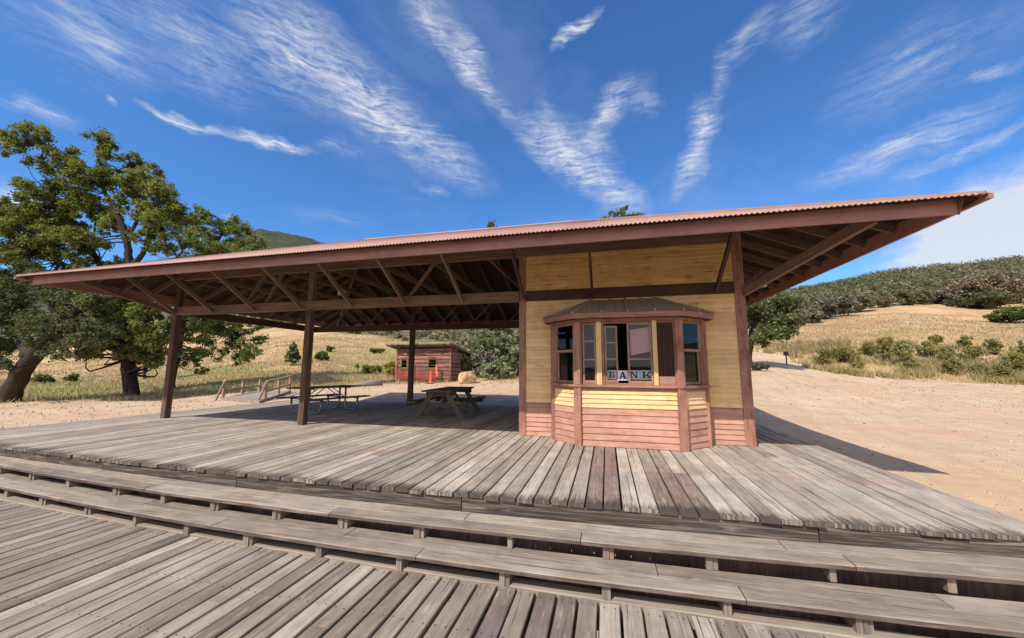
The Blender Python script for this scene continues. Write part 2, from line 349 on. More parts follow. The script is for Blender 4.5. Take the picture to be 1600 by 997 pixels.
ZT=np.array([flat,flat]+ZT+[flat,flat]); RD=np.array([60,30]+RD+[30,60]); RS=np.array([200,200]+RS+[200,200])
# soften the profile along each bearing
for _ in range(2): ZT[:,1:-1]=.25*ZT[:,:-2]+.5*ZT[:,1:-1]+.25*ZT[:,2:]
def vnoise(x,y,seed=0):
    xi=np.floor(x).astype(np.int64); yi=np.floor(y).astype(np.int64); fx=x-xi; fy=y-yi
    fx=fx*fx*(3-2*fx); fy=fy*fy*(3-2*fy)
    def h(a,b):
        n=(a*374761393+b*668265263+seed*1442695041)&0xffffffff
        n=((n^(n>>13))*1274126177)&0xffffffff
        return ((n^(n>>16))&0xffff)/65535.0
    return (h(xi,yi)*(1-fx)+h(xi+1,yi)*fx)*(1-fy)+(h(xi,yi+1)*(1-fx)+h(xi+1,yi+1)*fx)*fy
def fbm(x,y,o=4,seed=0):
    s=0;a=.5
    for i in range(o): s=s+a*vnoise(x*2**i,y*2**i,seed+i); a*=.5
    return s
def smooth(e0,e1,x):
    t=np.clip((x-e0)/(e1-e0),0,1); return t*t*(3-2*t)
def polar(x,y):
    dx=x-CAM[0]; dy=y-CAM[1]; return np.arctan2(dx,dy), np.hypot(dx,dy)
def aint(az,tab):
    i=np.clip(np.searchsorted(azs,az)-1,0,len(azs)-2); t=(az-azs[i])/(azs[i+1]-azs[i]); t=t*t*(3-2*t)*.5+t*.5
    return i,t
def height(x,y):
    x=np.asarray(x,float); y=np.asarray(y,float); az,r=polar(x,y); i,t=aint(az,None)
    ri=np.interp(r,RG,np.arange(len(RG))); k=np.clip(ri.astype(int),0,len(RG)-2); u=ri-k
    z=(ZT[i,k]*(1-u)+ZT[i,k+1]*u)*(1-t)+(ZT[i+1,k]*(1-u)+ZT[i+1,k+1]*u)*t
    amp=np.clip((r-18)/60,0,1)
    z=z+amp*(fbm(x/9,y/9,4,3)-.47)*1.1+np.clip((r-350)/500,0,1)*(fbm(x/70,y/70,5,9)-.47)*26
    z=z+(fbm(x/1.7,y/1.7,3,5)-.45)*.05*np.clip(r/10,0,1)
    # the ground drops below the boarded terrace
    under=smooth(-3.2,-4.2,y)*smooth(9,7.5,np.abs(x+4.5)-7)
    z=z-under*.45
    near=np.minimum(z,-.3); inside=smooth(1.5,0,np.maximum(np.maximum(-14.6-x,x-4.3),np.maximum(-12-y,y-6.6)))
    return z*(1-inside)+np.minimum(z,-.3)*inside
def dirt_dist(x,y):
    az,r=polar(x,y); i,t=aint(az,None); return r, RD[i]*(1-t)+RD[i+1]*t, RS[i]*(1-t)+RS[i+1]*t
T=NT('earth_and_dry_grass'); pos=T.geo()
ga=T.attr('grass'); sa=T.attr('scrub'); gr=T.attr('green'); pa=T.attr('path')
n1=T.noise(pos,.35,6,.6); n2=T.noise(pos,2.2,6,.7); n3=T.noise(pos,14,4,.7); n4=T.noise(pos,60,2,.6)
dirt=T.ramp(T.math('ADD',T.math('MULTIPLY',n1,.5),T.math('MULTIPLY',n2,.5)),[(.32,srgb(174,147,121)),(.5,srgb(190,164,138)),(.66,srgb(202,178,152))])
rut=T.noise(T.mapping(pos,(.25,2.2,1),(0,0,0),(0,0,-.5)),1.0,5,.65,.8); dirt=T.mix(T.maprange(rut,.5,.68,0,.35),dirt,srgb(168,138,112)); dirt=T.mix(T.maprange(rut,.48,.34,0,.35),dirt,srgb(206,186,162))
px_=T.n('ShaderNodeSeparateXYZ'); T.set(px_.inputs[0],pos)
ln_=T.math('SUBTRACT',T.math('SUBTRACT',px_.outputs[0],7.4),T.math('MULTIPLY',px_.outputs[1],.21)); ln_=T.math('ADD',ln_,T.math('MULTIPLY',T.math('SUBTRACT',T.noise(pos,.12,3,.5),.5),2.4))
tr_=T.math('SUBTRACT',1,T.math('DIVIDE',T.math('ABSOLUTE',T.math('SUBTRACT',T.math('ABSOLUTE',T.math('SUBTRACT',T.math('PINGPONG',ln_,2.3),1.15)),.62)),.22),clamp=True)
tr_=T.math('MULTIPLY',tr_,T.maprange(n2,.38,.6,.0,.55)); dirt=T.mix(tr_,dirt,srgb(166,140,116))
peb=T.maprange(n3,.60,.70,0,.4); dirt=T.mix(peb,dirt,srgb(146,116,90))
peb2=T.maprange(n4,.66,.76,0,.3); dirt=T.mix(peb2,dirt,srgb(126,102,80))
straw=T.maprange(T.noise(pos,1.1,6,.75),.54,.66,0,.4); dirt=T.mix(straw,dirt,srgb(192,168,124))
red=T.maprange(T.noise(pos,.22,4,.6),.5,.68,0,.5); dirt=T.mix(red,dirt,srgb(190,146,116))
gcol=T.ramp(T.math('ADD',T.math('MULTIPLY',T.noise(pos,.16,5,.6),.55),T.math('MULTIPLY',T.noise(pos,1.6,6,.75),.45)),
   [(.3,srgb(124,98,64)),(.43,srgb(166,134,94)),(.55,srgb(190,158,120)),(.68,srgb(204,176,142))])
gcol=T.mix(T.maprange(n3,.5,.7,0,.4),gcol,srgb(140,110,72))
gcol=T.mix(gr,gcol,T.mix(T.maprange(n2,.35,.65),srgb(112,112,52),srgb(150,148,78)))
scol=T.ramp(T.noise(pos,.12,6,.75),[(.33,(.05,.05,.026,1)),(.45,(.09,.088,.045,1)),(.55,(.16,.14,.085,1)),(.66,(.3,.24,.16,1))])
scol=T.mix(T.attr('far'),scol,T.ramp(T.noise(pos,.07,6,.75),[(.35,(.022,.028,.013,1)),(.5,(.045,.053,.024,1)),(.64,(.085,.085,.042,1))])); col=T.mix(ga,dirt,gcol); col=T.mix(sa,col,scol); col=T.mix(pa,col,T.mix(n2,srgb(188,148,120),srgb(200,166,138)))
hgt=T.math('ADD',T.math('MULTIPLY',n3,.4),T.math('ADD',T.math('MULTIPLY',n2,.8),T.math('MULTIPLY',T.noise(pos,.3,6,.75),T.math('MULTIPLY',sa,20.0))))
M['ground']=T.principled(col,.95,hgt,.6,.05,.15)

NA=760
AZ=np.concatenate([np.linspace(-math.pi,-1.35,40)[:-1],np.linspace(-1.35,.85,NA),np.linspace(.85,math.pi,50)[1:]])
RR=np.concatenate([[0.01],np.linspace(1.5,14,22)[:-1],np.geomspace(14,2500,230)])
A2,R2=np.meshgrid(AZ,RR,indexing='ij'); GX=CAM[0]+R2*np.sin(A2); GY=CAM[1]+R2*np.cos(A2); GZ=height(GX,GY)
na,nr=A2.shape; idx=np.arange(na*nr).reshape(na,nr)
quads=np.stack([idx[:-1,:-1],idx[1:,:-1],idx[1:,1:],idx[:-1,1:]],-1).reshape(-1,4)[:,::-1]
r_,rd_,rs_=dirt_dist(GX,GY)
edge=(fbm(GX/2.5,GY/2.5,4,21)-.47)
grass=smooth(-.02,.05,(r_-rd_)/rd_+edge*.16)
scr=smooth(-.03,.06,(r_-rs_)/rs_+(fbm(GX/14,GY/14,4,31)-.47)*.5)
bearing=np.degrees(A2)
green=smooth(.36,.58,fbm(GX/11,GY/7,4,41))*.9*smooth(rd_,rd_+3,r_)*smooth(95,40,r_)
# a green strip of softer grass along the foot of the right hand meadow
gdepth=(GX*FWD[0]+(GY-CAM[1])*FWD[1])/cp
strip=smooth(5,0,np.abs(gdepth-51))*smooth(.14,.3,A2)*smooth(.35,.6,fbm(GX/4,GY/3,3,44))*.7
strip=np.maximum(strip,0)
green=np.where(A2>.1,np.maximum(strip,green*.15),green)
az_p=.105+.00*r_; pw=np.abs(A2-(.115-.0016*(r_-30)))*r_
pth=smooth(2.4,1.2,pw+edge*2)*smooth(26,32,r_)*smooth(70,50,r_)
ground=np_mesh('ground',np.stack([GX,GY,GZ],-1).reshape(-1,3),quads,M['ground'],None,None,True,
   {'grass':('POINT',grass.ravel()),'scrub':('POINT',scr.ravel()),'green':('POINT',green.ravel()),'path':('POINT',pth.ravel()),'far':('POINT',smooth(330,480,r_).ravel())})
ground['kind']='structure'
def gz(x,y): return float(height(np.array([x]),np.array([y]))[0])

# ------------------------------------------------------------------ the boarded terrace: upper deck, steps, lower deck
def yq(c,x): return c[0]*x*x+c[1]*x+c[2]
XL_,XR_=-14.22,4.10
deck=thing('wooden_deck','raised weathered grey plank deck under the open sided station roof','deck',(-5,1,0))
NX_=[]; mb=MB(); x=XL_; k=0
purple={round(v,1) for v in ()}
while x<XR_-.05:
    w=random.uniform(.172,.183); x1=min(x+w,XR_); xc=(x+x1)/2; NX_.append(xc)
    z=-random.uniform(0,.006); yf=yq(DECKF,xc)-random.uniform(-.012,.03)
    ends=[yf]
    y=yf+random.choice([1.5,2.2,3.0,3.6,4.8,6.2])
    if -.36<xc<.16: y=0.2
    if .6<xc<1.05: ends.append(-2.45+.2*random.random()); y=.6
    while y<6.0: ends.append(y); y+=random.choice([3.0,3.6,4.2,4.8])
    ends.append(6.35)
    for e0,e1 in zip(ends,ends[1:]):
        r=random.betavariate(1.6,1.3)*.9+.1
        if -.36<xc<.16 and e0<-1: r=.03
        elif .56<xc<1.1 and e0==yf: r=.02
        elif .16<xc<.56 and e0<-1: r=.93
        mb.bar((xc,e0+.002,z-.022),(xc,e1-.002,z-.022),x1-x,.044,ch=.006,r=r,seg=max(2,int((e1-e0)/.8)),wob=.0016)
    x=x1+random.uniform(.012,.026)
mb.build('decking',M['deck'],deck)
def nails(spots,z,parent):
    V=[];Fq=[]
    for x,y in spots:
        b=len(V); r=.0065
        V+=[(x+r*math.cos(a),y+r*math.sin(a),z) for a in (0,1.047,2.094,3.1416,4.189,5.236)]; Fq.append([b+i for i in range(6)])
    np_mesh('nail_heads',np.array(V),np.array(Fq),M['darkmetal'],parent)['kind']='stuff'
nails([(x+dx_,y+random.uniform(-.012,.012)) for x in NX_ for dx_ in (-.05,.05) for y in [yq(DECKF,x)+.09]+[-3.2+.61*j for j in range(8)] if y>yq(DECKF,x)+.05],.0035,deck)
segs=[(-14.2,-9.3),(-9.3,-8.1),(-8.1,-5.2),(-5.2,-1.75),(-1.75,2.0),(2.0,4.05)]
for a,b in segs:
    mb=MB(); n=6
    for i in range(n):
        xa=a+.006+(b-a-.012)*i/n; xb=a+.006+(b-a-.012)*(i+1)/n
        mb.prism([(xa,yq(DECKF,xa)+.016),(xb,yq(DECKF,xb)+.016),(xb,yq(DECKF,xb)+.12),(xa,yq(DECKF,xa)+.12)],-.232,-.05,r=.5)
    # grain must run on across the pieces
    mb.uv=[]
    o=random.uniform(0,30)
    for f in mb.f: mb.uv.extend([(o+mb.v[i][0],o+mb.v[i][2]) for i in f])
    mb.build('edge_board',M['edge'],deck)
for side in (XL_+.03,XR_-.05):
    MB().box(side-.02,side+.03,-3.6,6.3,-.3,-.052,'y').build('side_board',M['oldgrey'],deck)
MB().box(XL_+.1,XR_-.1,6.26,6.31,-.4,-.055,'x').build('back_board',M['oldgrey'],deck)

steps=thing('wooden_steps','two long weathered plank steps with open risers below the upper deck','steps',(-4,-4.4,-.54))
T2F,T1F,LDE=(.0069,.0362,-4.519),(.0061,.0184,-4.875),(.0031,-.0014,-4.847)
X0,X1=-14.3,7.0
def shift(c,d): return (c[0],c[1],c[2]+d)
def strip_board(mb,c0,c1,xa,xb,z0,z1,r,jit=.004):
    n=max(3,int((xb-xa)/.35)); xs=[xa+(xb-xa)*i/n for i in range(n+1)]
    f=[(x,yq(c0,x)+random.uniform(-jit,jit)) for x in xs]; g=[(x,yq(c1,x)) for x in xs]
    o=random.uniform(0,40); b=len(mb.v)
    for (xx,yy),(x2,y2) in zip(f,g):
        mb.v+= [(xx,yy,z0),(xx,yy-.0,z1-.008),(xx,yy+.008,z1),(x2,y2,z1),(x2,y2,z0)]
    for i in range(n):
        A=b+5*i; B=A+5
        for j in range(5):
            k=(j+1)%5
            q=(A+j,A+k,B+k,B+j)
            mb.face(q[::-1],[(o+mb.v[t][0],o+mb.v[t][1]+mb.v[t][2]) for t in q[::-1]],r)
    for s,e in ((b,False),(b+5*n,True)):
        q=[s+j for j in range(5)]; q=q if not e else q[::-1]
        mb.face(q,[(o+mb.v[t][1],o+mb.v[t][2]) for t in q],r)
for cf,z,j1,j2 in ((T2F,-.186,[-9.9,-6.3,-3.2,-.3,2.05,5.2],[-11.1,-8.0,-4.3,-1.6,1.6,4.1]),(T1F,-.36,[-10.6,-7.6,-4.6,-1.9,1.05,4.2],[-12.2,-9.2,-6.2,-2.9,.4,2.6,5.4])):
    for c0,c1,js in ((cf,shift(cf,.205),j1),(shift(cf,.211),shift(cf,.43),j2)):
        xs=[X0]+js+[X1]
        for a,b in zip(xs,xs[1:]):
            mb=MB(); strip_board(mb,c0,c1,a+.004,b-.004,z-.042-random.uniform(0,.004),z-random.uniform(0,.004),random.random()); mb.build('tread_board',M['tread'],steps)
    # the rail the tread boards are nailed to
    mb=MB(); strip_board(mb,shift(cf,.10),shift(cf,.14),X0,X1,z-.085,z-.047,.3); mb.build('bearer',M['under'],steps)
for zt,zb,cf,lst in ((-.232,-.358,T2F,[-13.4,-12.4,-11.3,-10.3,-9.27,-8.17,-7.01,-5.98,-5.05,-4.03,-3.07,-2.09,-1.03,-.06,.88,1.89,2.77,3.8,4.9,6]),
                     (-.406,-.56,T1F,[-13.2,-12.2,-11.2,-10.2,-9.2,-8.18,-7.06,-6.02,-5.07,-4.11,-3.09,-2.11,-1.02,-.06,.92,1.87,2.9,3.9,5,6])):
    for i,xs in enumerate(lst):
        mb=MB(); y=yq(cf,xs)+.045; w=random.choice([.05,.075,.06])
        mb.box(xs-w/2,xs+w/2,y,y+.25,zb,zt,'y',ch=.004)
        if random.random()<.5: mb.box(xs+w/2+.002,xs+w/2+.045,y+.015,y+.25,zb,zt-.01,'y',ch=.004)
        mb.build('support_block',M['oldgrey'],steps)
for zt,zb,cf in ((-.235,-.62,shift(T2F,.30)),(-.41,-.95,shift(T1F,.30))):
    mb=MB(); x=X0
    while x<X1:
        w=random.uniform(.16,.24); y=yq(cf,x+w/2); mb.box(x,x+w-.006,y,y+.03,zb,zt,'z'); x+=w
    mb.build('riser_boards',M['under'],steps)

low=thing('boardwalk','lower weathered plank boardwalk in front of the steps','boardwalk',(-4,-7,-.54))
NL_=[]; mb=MB(); x=X0
while x<X1:
    w=random.uniform(.155,.172); xc=x+w/2; NL_.append(xc); z=-.54-random.uniform(0,.007); y1=yq(LDE,xc)+random.uniform(-.01,.012)
    ends=[y1]; y=y1-random.choice([.9,1.6,2.4,3.2])
    while y>-10.5: ends.append(y); y-=random.choice([2.4,3.0,3.6])
    ends.append(-12.0)
    for e1,e0 in zip(ends,ends[1:]):
        r=random.betavariate(1.5,1.3)*.9+.1
        if -1.07<xc<-.88 or -.73<xc<-.38: r=random.uniform(.0,.05)
        elif random.random()<.02: r=.03
        mb.bar((xc,e0+.002,z-.022),(xc,e1-.002,z-.022),w,.044,ch=.007,r=r,seg=max(2,int((e1-e0)/.7)),wob=.0016)
    x+=w+random.uniform(.015,.034)
mb.build('decking',M['ldeck'],low)
nails([(x+dx_,y+random.uniform(-.012,.012)) for x in NL_ for dx_ in (-.045,.045) for y in [yq(LDE,x)-.08]+[-5.5-.61*j for j in range(5)]],-.537,low)
mb=MB(); strip_board(mb,shift(LDE,.015),shift(LDE,.16),X0,X1,-.66,-.535,.5); mb.build('curb_board',M['curb'],low)

# ------------------------------------------------------------------ the station building
YB=5.6; XLE,XRE=-13.95,4.66; YFE,YBE=-2.8,YB+2.8; YR=(YFE+YBE)/2; SL=.422; ZE=3.665
HALF=YR-YFE; XA,XBp=XLE+HALF,XRE-HALF; ZR=ZE+HALF*SL
st=thing('station_building','old railway station with yellow ticket office, open shelter and red corrugated hip roof','station',(-5,2.8,0))
def roofz(x,y): return ZE+SL*min(y-YFE,YBE-y,x-XLE,XRE-x)
# corrugated slopes
PITCHC=.068
def slope_sheet(along, name='roof_slope'):
    V=[];Fq=[]
    lo,hi=(XLE-.03,XRE+.03) if along in('f','b') else (YFE-.03,YBE+.03)
    n=int((hi-lo)/PITCHC*7); 
    for i in range(n+1):
        t=lo+(hi-lo)*i/n; c=.010*math.cos(2*math.pi*t/PITCHC)
        if along in('f','b'): m=max(0.01,min(HALF,t-lo-.0,hi-t))
        else: m=max(0.01,min(HALF,t-lo,hi-t))
        for s in (-.045,m):
            z=ZE+.03+SL*s+c
            if along=='f': V.append((t,YFE+s,z))
            elif along=='b': V.append((t,YBE-s,z))
            elif along=='l': V.append((XLE+s,t,z))
            else: V.append((XRE-s,t,z))
    V=np.array(V); i=np.arange(n)*2
    q=np.stack([i,i+2,i+3,i+1],-1)
    if along in('b','l'): q=q[:,::-1]
    o=np_mesh(name,V,q,M['sheet'],st,None,True)
    md=o.modifiers.new('thick','SOLIDIFY'); md.thickness=.004; md.offset=-1
    return o
for a in 'fblr': slope_sheet(a)
mb=MB(); mb.tube([(XA,YR,ZR+.05),(XBp,YR,ZR+.03)],.04,8); mb.build('ridge_cap',M['sheet'],st)
for cx,cy_,ax in ((XLE,YFE,XA),(XLE,YBE,XA),(XRE,YFE,XBp),(XRE,YBE,XBp)):
    MB().bar((cx,cy_,ZE+.032),(ax,YR,ZR+.03),.14,.03,r=.5).build('hip_cap',M['sheet'],st)
for xe in (XLE-.01,XRE+.01): MB().box(xe-.025,xe+.025,YFE-.04,YBE+.04,ZE-.055,ZE+.008,'y',ch=.004,r=.5).build('drip_board',M['fascia'],st)
# boarding under the sheets
def boarding(along):
    mb=MB(); s=.10
    while s<HALF-.1:
        z=ZE-.005+SL*s
        if along=='f': p,q=(XLE+s,YFE+s,z),(XRE-s,YFE+s,z); up=(0,-SL,1)
        elif along=='b': p,q=(XRE-s,YBE-s,z),(XLE+s,YBE-s,z); up=(0,SL,1)
        elif along=='l': p,q=(XLE+s,YBE-s,z),(XLE+s,YFE+s,z); up=(-SL,0,1)
        else: p,q=(XRE-s,YFE+s,z),(XRE-s,YBE-s,z); up=(SL,0,1)
        mb.bar(p,q,.196,.02,up); s+=.2*math.cos(math.atan(SL))
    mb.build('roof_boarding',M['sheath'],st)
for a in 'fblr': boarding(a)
# rafters (front, back, hips and jacks)
RD_=.16; drop=.12
def rafter(p,q,name='rafter',w=.05,h=.15):
    MB().bar(p,q,w,h,ch=.003).build(name,M['rafter'],st)
def und(z): return z-.095
x=XLE+.35
while x<XRE-.2:
    m=min(HALF,x-XLE,XRE-x)
    rafter((x,YFE+.2,und(ZE+SL*.2)),(x,YFE+m-.05,und(ZE+SL*(m-.05))))
    rafter((x,YBE-.2,und(ZE+SL*.2)),(x,YBE-m+.05,und(ZE+SL*(m-.05))))
    x+=.762
y=YFE+.45
while y<YBE-.2:
    m=min(HALF,y-YFE,YBE-y)
    rafter((XLE+.32,y,und(ZE+SL*.32)),(XLE+m-.05,y,und(ZE+SL*(m-.05))))
    rafter((XRE-.25,y,und(ZE+SL*.25)),(XRE-m+.05,y,und(ZE+SL*(m-.05))))
    y+=.70
for cx,cy_,ax,sg in ((XLE,YFE,XA,1),(XLE,YBE,XA,1),(XRE,YFE,XBp,-1),(XRE,YBE,XBp,-1)):
    yy=.15 if cy_<0 else -.15
    MB().bar((cx+sg*.15,cy_+yy,ZE+SL*.15-.125),(ax,YR,ZR-.125),.07,.2).build('hip_rafter',M['rafter'],st)
MB().box(XA,XBp,YR-.03,YR+.03,ZR-.27,ZR-.03,'x').build('ridge_board',M['rafter'],st)
# fascia boards
fz0,fz1=3.505,3.765
MB().box(-13.66,4.43,-2.65,-2.61,fz0,fz1,'x',ch=.003,r=.5).build('fascia_board',M['fascia'],st)
MB().box(-13.66,4.43,YBE-.19,YBE-.15,fz0,fz1,'x',ch=.003).build('fascia_board',M['fascia'],st)
MB().box(-13.70,-13.662,-2.65,YBE-.15,fz0,fz1,'y',ch=.003).build('fascia_board',M['fascia'],st)
MB().box(4.432,4.47,-2.65,YBE-.15,fz0,fz1,'y',ch=.003).build('fascia_board',M['fascia'],st)
# beams, plates, posts
PX=[-12.72,-7.86]; YP=0.0
bz0,bz1=3.06,3.31; pz0,pz1=4.15,4.46
MB().box(-12.80,-1.965,-.085,.055,bz0,bz1,'x',ch=.006,r=.5,seg=6,wob=.002).build('front_beam',M['beam'],st)
MB().box(-12.80,2.7,YB-.07,YB+.07,bz0,bz1,'x',ch=.006,r=.3).build('back_beam',M['post'],st)
MB().box(-12.79,-12.65,.06,YB-.075,bz0+.003,bz1-.003,'y',ch=.006,r=.2).build('side_beam',M['post'],st)
MB().box(-12.80,2.7,-.065,.045,pz0,pz1,'x',ch=.005,r=.5).build('front_plate',M['beam'],st)
MB().box(-12.80,2.7,YB-.05,YB+.05,pz0,pz1,'x',ch=.005,r=.3).build('back_plate',M['rafter'],st)
MB().box(-12.78,-12.68,.05,YB-.055,pz0-.003,pz1-.003,'y',ch=.005).build('side_plate',M['rafter'],st)
for i,px in enumerate(PX):
    MB().box(px-.085,px+.085,-.10,.07,.0,bz0-.002,'z',ch=.006,r=.35,seg=5,wob=.002).build('post',M['post'],st)
    MB().box(px-.08,px+.08,-.075,.05,bz1+.002,pz0-.002,'z',ch=.006,r=.5).build('upper_post',M['beam'] if i else M['post'],st)
for px in (-12.98,-7.85,-1.88):
    if px<-2: MB().box(px-.09,px+.09,YB-.09,YB+.09,.0,bz0-.002,'z',ch=.006,r=.2).build('post',M['post'],st)
    MB().box(px-.07,px+.07,YB-.06,YB+.06,bz1+.002,pz0-.002,'z',ch=.006,r=.2).build('upper_post',M['post'],st)
# roof braces from the beams out under the eaves
BX=[-12.66,-11.17,-9.65,-8.06,-6.46,-4.91,-3.36,-1.83,-.27,2.24]
for bx in BX:
    w=.055 if bx<2.5 else .09
    MB().bar((bx,-.13,bz0+.06),(bx,-1.52,4.01),w,.11,ch=.004,r=.55).build('eave_brace',M['belt'] if bx>-2 else M['beam'],st)
    MB().bar((bx,YB+.09,bz0+.06),(bx,YB+1.5,4.01),w,.11,ch=.004,r=.3).build('eave_brace',M['rafter'],st)
MB().bar((2.78,-.03,3.08),(3.92,-2.06,3.74),.085,.17,ch=.004,r=.6).build('corner_brace',M['beam'],st)
MB().bar((-12.76,-.04,3.12),(-13.2,-2.06,3.74),.085,.15,ch=.004,r=.4).build('corner_brace',M['rafter'],st)
for yb in (1.6,3.2,4.8):
    MB().bar((-12.81,yb,bz0+.08),(-13.4,yb,3.70),.055,.10,ch=.004).build('eave_brace',M['rafter'],st)
    MB().bar((2.80,yb,bz0+.08),(3.75,yb,3.90),.055,.10,ch=.004).build('eave_brace',M['rafter'],st)
# tie beams across the shelter and struts in the plane of the beams
x=-11.9
while x<-2.2:
    MB().box(x-.025,x+.025,.05,YB-.055,pz0+.02,pz0+.15,'y',ch=.003).build('tie_beam',M['beam'],st); x+=1.52
for bx,tx in ((-4.85,-4.18),(-10.1,-9.5),(-9.4,-8.9)):
    MB().bar((bx,-.01,bz1),(tx,-.01,pz0+.02),.05,.11,(0,1,0),ch=.003).build('strut',M['beam'],st)
for bx in (-11.8,-10.0,-8.2,-6.6,-5.2,-3.7,-2.6):
    MB().bar((bx,YB,bz1),(bx+.85,YB,pz0+.02),.045,.10,(0,1,0),ch=.003).build('strut',M['rafter'],st)

# walls -------------------------------------------------------------
WL,WR=-1.96,2.78
def siding(mb,p,q,z0,z1,h=.1,out=None,base=0.0,th=.022):
    """lap boards between plan points p and q (outside is to the right of p->q)"""
    p=Vector((p[0],p[1],0)); q=Vector((q[0],q[1],0)); d=(q-p).normalized(); nrm=Vector((d.y,-d.x,0)); L=(q-p).length
    n=max(1,round((z1-z0)/h)); hh=(z1-z0)/n
    for i in range(n):
        a=z0+i*hh; b=a+hh; o=random.uniform(0,40); ov=random.uniform(0,40); r=random.random()
        dl=random.uniform(-.0015,.0015)
        prof=[(base-.006,a+.004),(base+th+dl,a+.004),(base+th+dl,a+.010),(base+.002,b+.004),(base-.012,b+.004),(base-.012,a+.004)]
        bs=len(mb.v); 
        for e in (p,q):
            for (s,z) in prof: mb.v.append(tuple(e+nrm*s+Vector((0,0,z))))
        m=len(prof)
        for j in range(m):
            k=(j+1)%m; f=(bs+j,bs+m+j,bs+m+k,bs+k)
            mb.face(f,[(o,ov+prof[j][1]),(o+L,ov+prof[j][1]),(o+L,ov+prof[k][1]),(o,ov+prof[k][1])],r)
        mb.face([bs+j for j in range(m)],[(o,ov)]*m,r); mb.face([bs+m+j for j in range(m)][::-1],[(o,ov)]*m,r)
wall=MB().build('front_wall',M['yellow'],st) if False else None
def panel(name,mat,runs,z0,z1,h=.1,parent=None):
    mb=MB()
    for p,q in runs: siding(mb,p,q,z0,z1,h)
    return mb.build(name,mat,parent or st)
BAY=[(-1.13,0),(-1.13,-.27),(-.57,-.82),(1.34,-.82),(1.90,-.27),(1.90,0)]
for pq in (((WL+.15,0),(-1.13,0)),((1.90,0),(WR-.17,0))):
    panel('front_siding',M['yellow'],[pq],.73,bz0,.098); panel('front_wainscot',M['pink'],[pq],.0,.715,.102)
panel('front_siding',M['yellow'],[((-1.13,0),(1.90,0))],2.5,bz0,.098)
panel('gable_siding',M['yellow_worn'],[((WL+.15,0),(WR-.17,0))],bz1,4.75,.098)
for pq in (((WR,.0),(WR,YB)),((WL,YB),(WL,.0))):
    panel('side_siding',M['yellow'],[pq],.73,4.7,.1); panel('side_wainscot',M['pink'],[pq],.0,.715,.1)
panel('back_siding',M['yellow'],[((WR,YB),(WL,YB))],.0,4.6,.1)
MB().box(WL+.152,-1.132,-.026,-.004,.712,.733,'x').build('rail_trim',M['trim'],st); MB().box(1.902,WR-.172,-.026,-.004,.712,.733,'x').build('rail_trim',M['trim'],st)
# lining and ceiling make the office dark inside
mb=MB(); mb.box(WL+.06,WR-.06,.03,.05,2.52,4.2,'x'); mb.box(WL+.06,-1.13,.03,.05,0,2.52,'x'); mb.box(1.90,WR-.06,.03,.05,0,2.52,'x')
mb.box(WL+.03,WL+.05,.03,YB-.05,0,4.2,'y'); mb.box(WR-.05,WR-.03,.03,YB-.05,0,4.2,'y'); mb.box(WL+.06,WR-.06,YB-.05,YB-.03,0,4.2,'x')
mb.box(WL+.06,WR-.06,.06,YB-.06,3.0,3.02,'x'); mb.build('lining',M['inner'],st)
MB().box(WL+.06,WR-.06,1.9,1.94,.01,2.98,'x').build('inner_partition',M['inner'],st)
# corner boards and belt
MB().box(WL-.01,WL+.148,-.035,.03,.0,pz0+.35,'z',ch=.004,r=.4).build('corner_board',M['trim'],st)
MB().box(WR-.17,WR+.02,-.035,.03,.0,pz0+.35,'z',ch=.004,r=.4).build('corner_board',M['trim'],st)
MB().box(WR-.03,WR+.035,.032,.16,.0,pz0+.35,'z',ch=.004,r=.4).build('corner_board',M['trim'],st)
MB().box(WL+.15,WR-.172,-.05,-.0,bz0+.002,bz1-.002,'x',ch=.004,r=.4).build('belt_board',M['belt'],st)

# bay window --------------------------------------------------------
faces=[(BAY[0],BAY[1]),(BAY[1],BAY[2]),(BAY[2],BAY[3]),(BAY[3],BAY[4]),(BAY[4],BAY[5])]
for fc in faces[1:4]: panel('bay_wainscot',M['pink'],[fc],.0,.73,.122); panel('bay_siding',M['yellow'],[fc],.735,1.09,.089)
for fc in (faces[0],faces[4]): panel('bay_return',M['pink'],[fc],.0,.73,.12); panel('bay_return',M['yellow'],[fc],.735,2.5,.1)
def offs(pts,d):
    """outline of the bay pushed outwards by d"""
    cx=.385; out=[]
    for i,(x,y) in enumerate(pts):
        if i in(0,5): out.append((x+(-d if x<cx else d),y))
        else:
            ns=[]
            for j in (i-1,i):
                a=Vector(pts[j]); b=Vector(pts[j+1]); t=(b-a).normalized(); ns.append(Vector((t.y,-t.x)))
            m=(ns[0]+ns[1]); m=m/(m.length_squared/2); out.append((x+m.x*d,y+m.y*d))
    return out
def ring(mb,d0,d1,z0,z1,r=.5):
    a=offs(BAY,d0); b=offs(BAY,d1)
    for i in range(5):
        mb.prism([b[i],b[i+1],a[i+1],a[i]],z0,z1,r)
mb=MB(); ring(mb,-.06,.085,1.14,1.185); mb.build('bay_sill',M['trim'],st)
mb=MB(); ring(mb,-.01,.028,1.075,1.138); mb.build('bay_apron',M['trim'],st)
mb=MB(); ring(mb,-.07,.02,2.44,2.50); mb.build('bay_head',M['trim'],st)
mb=MB(); ring(mb,.17,.205,2.495,2.60); mb.build('bay_fascia',M['trim'],st)
mb=MB(); ring(mb,-.05,.17,2.505,2.53); mb.build('bay_soffit',M['belt'],st)
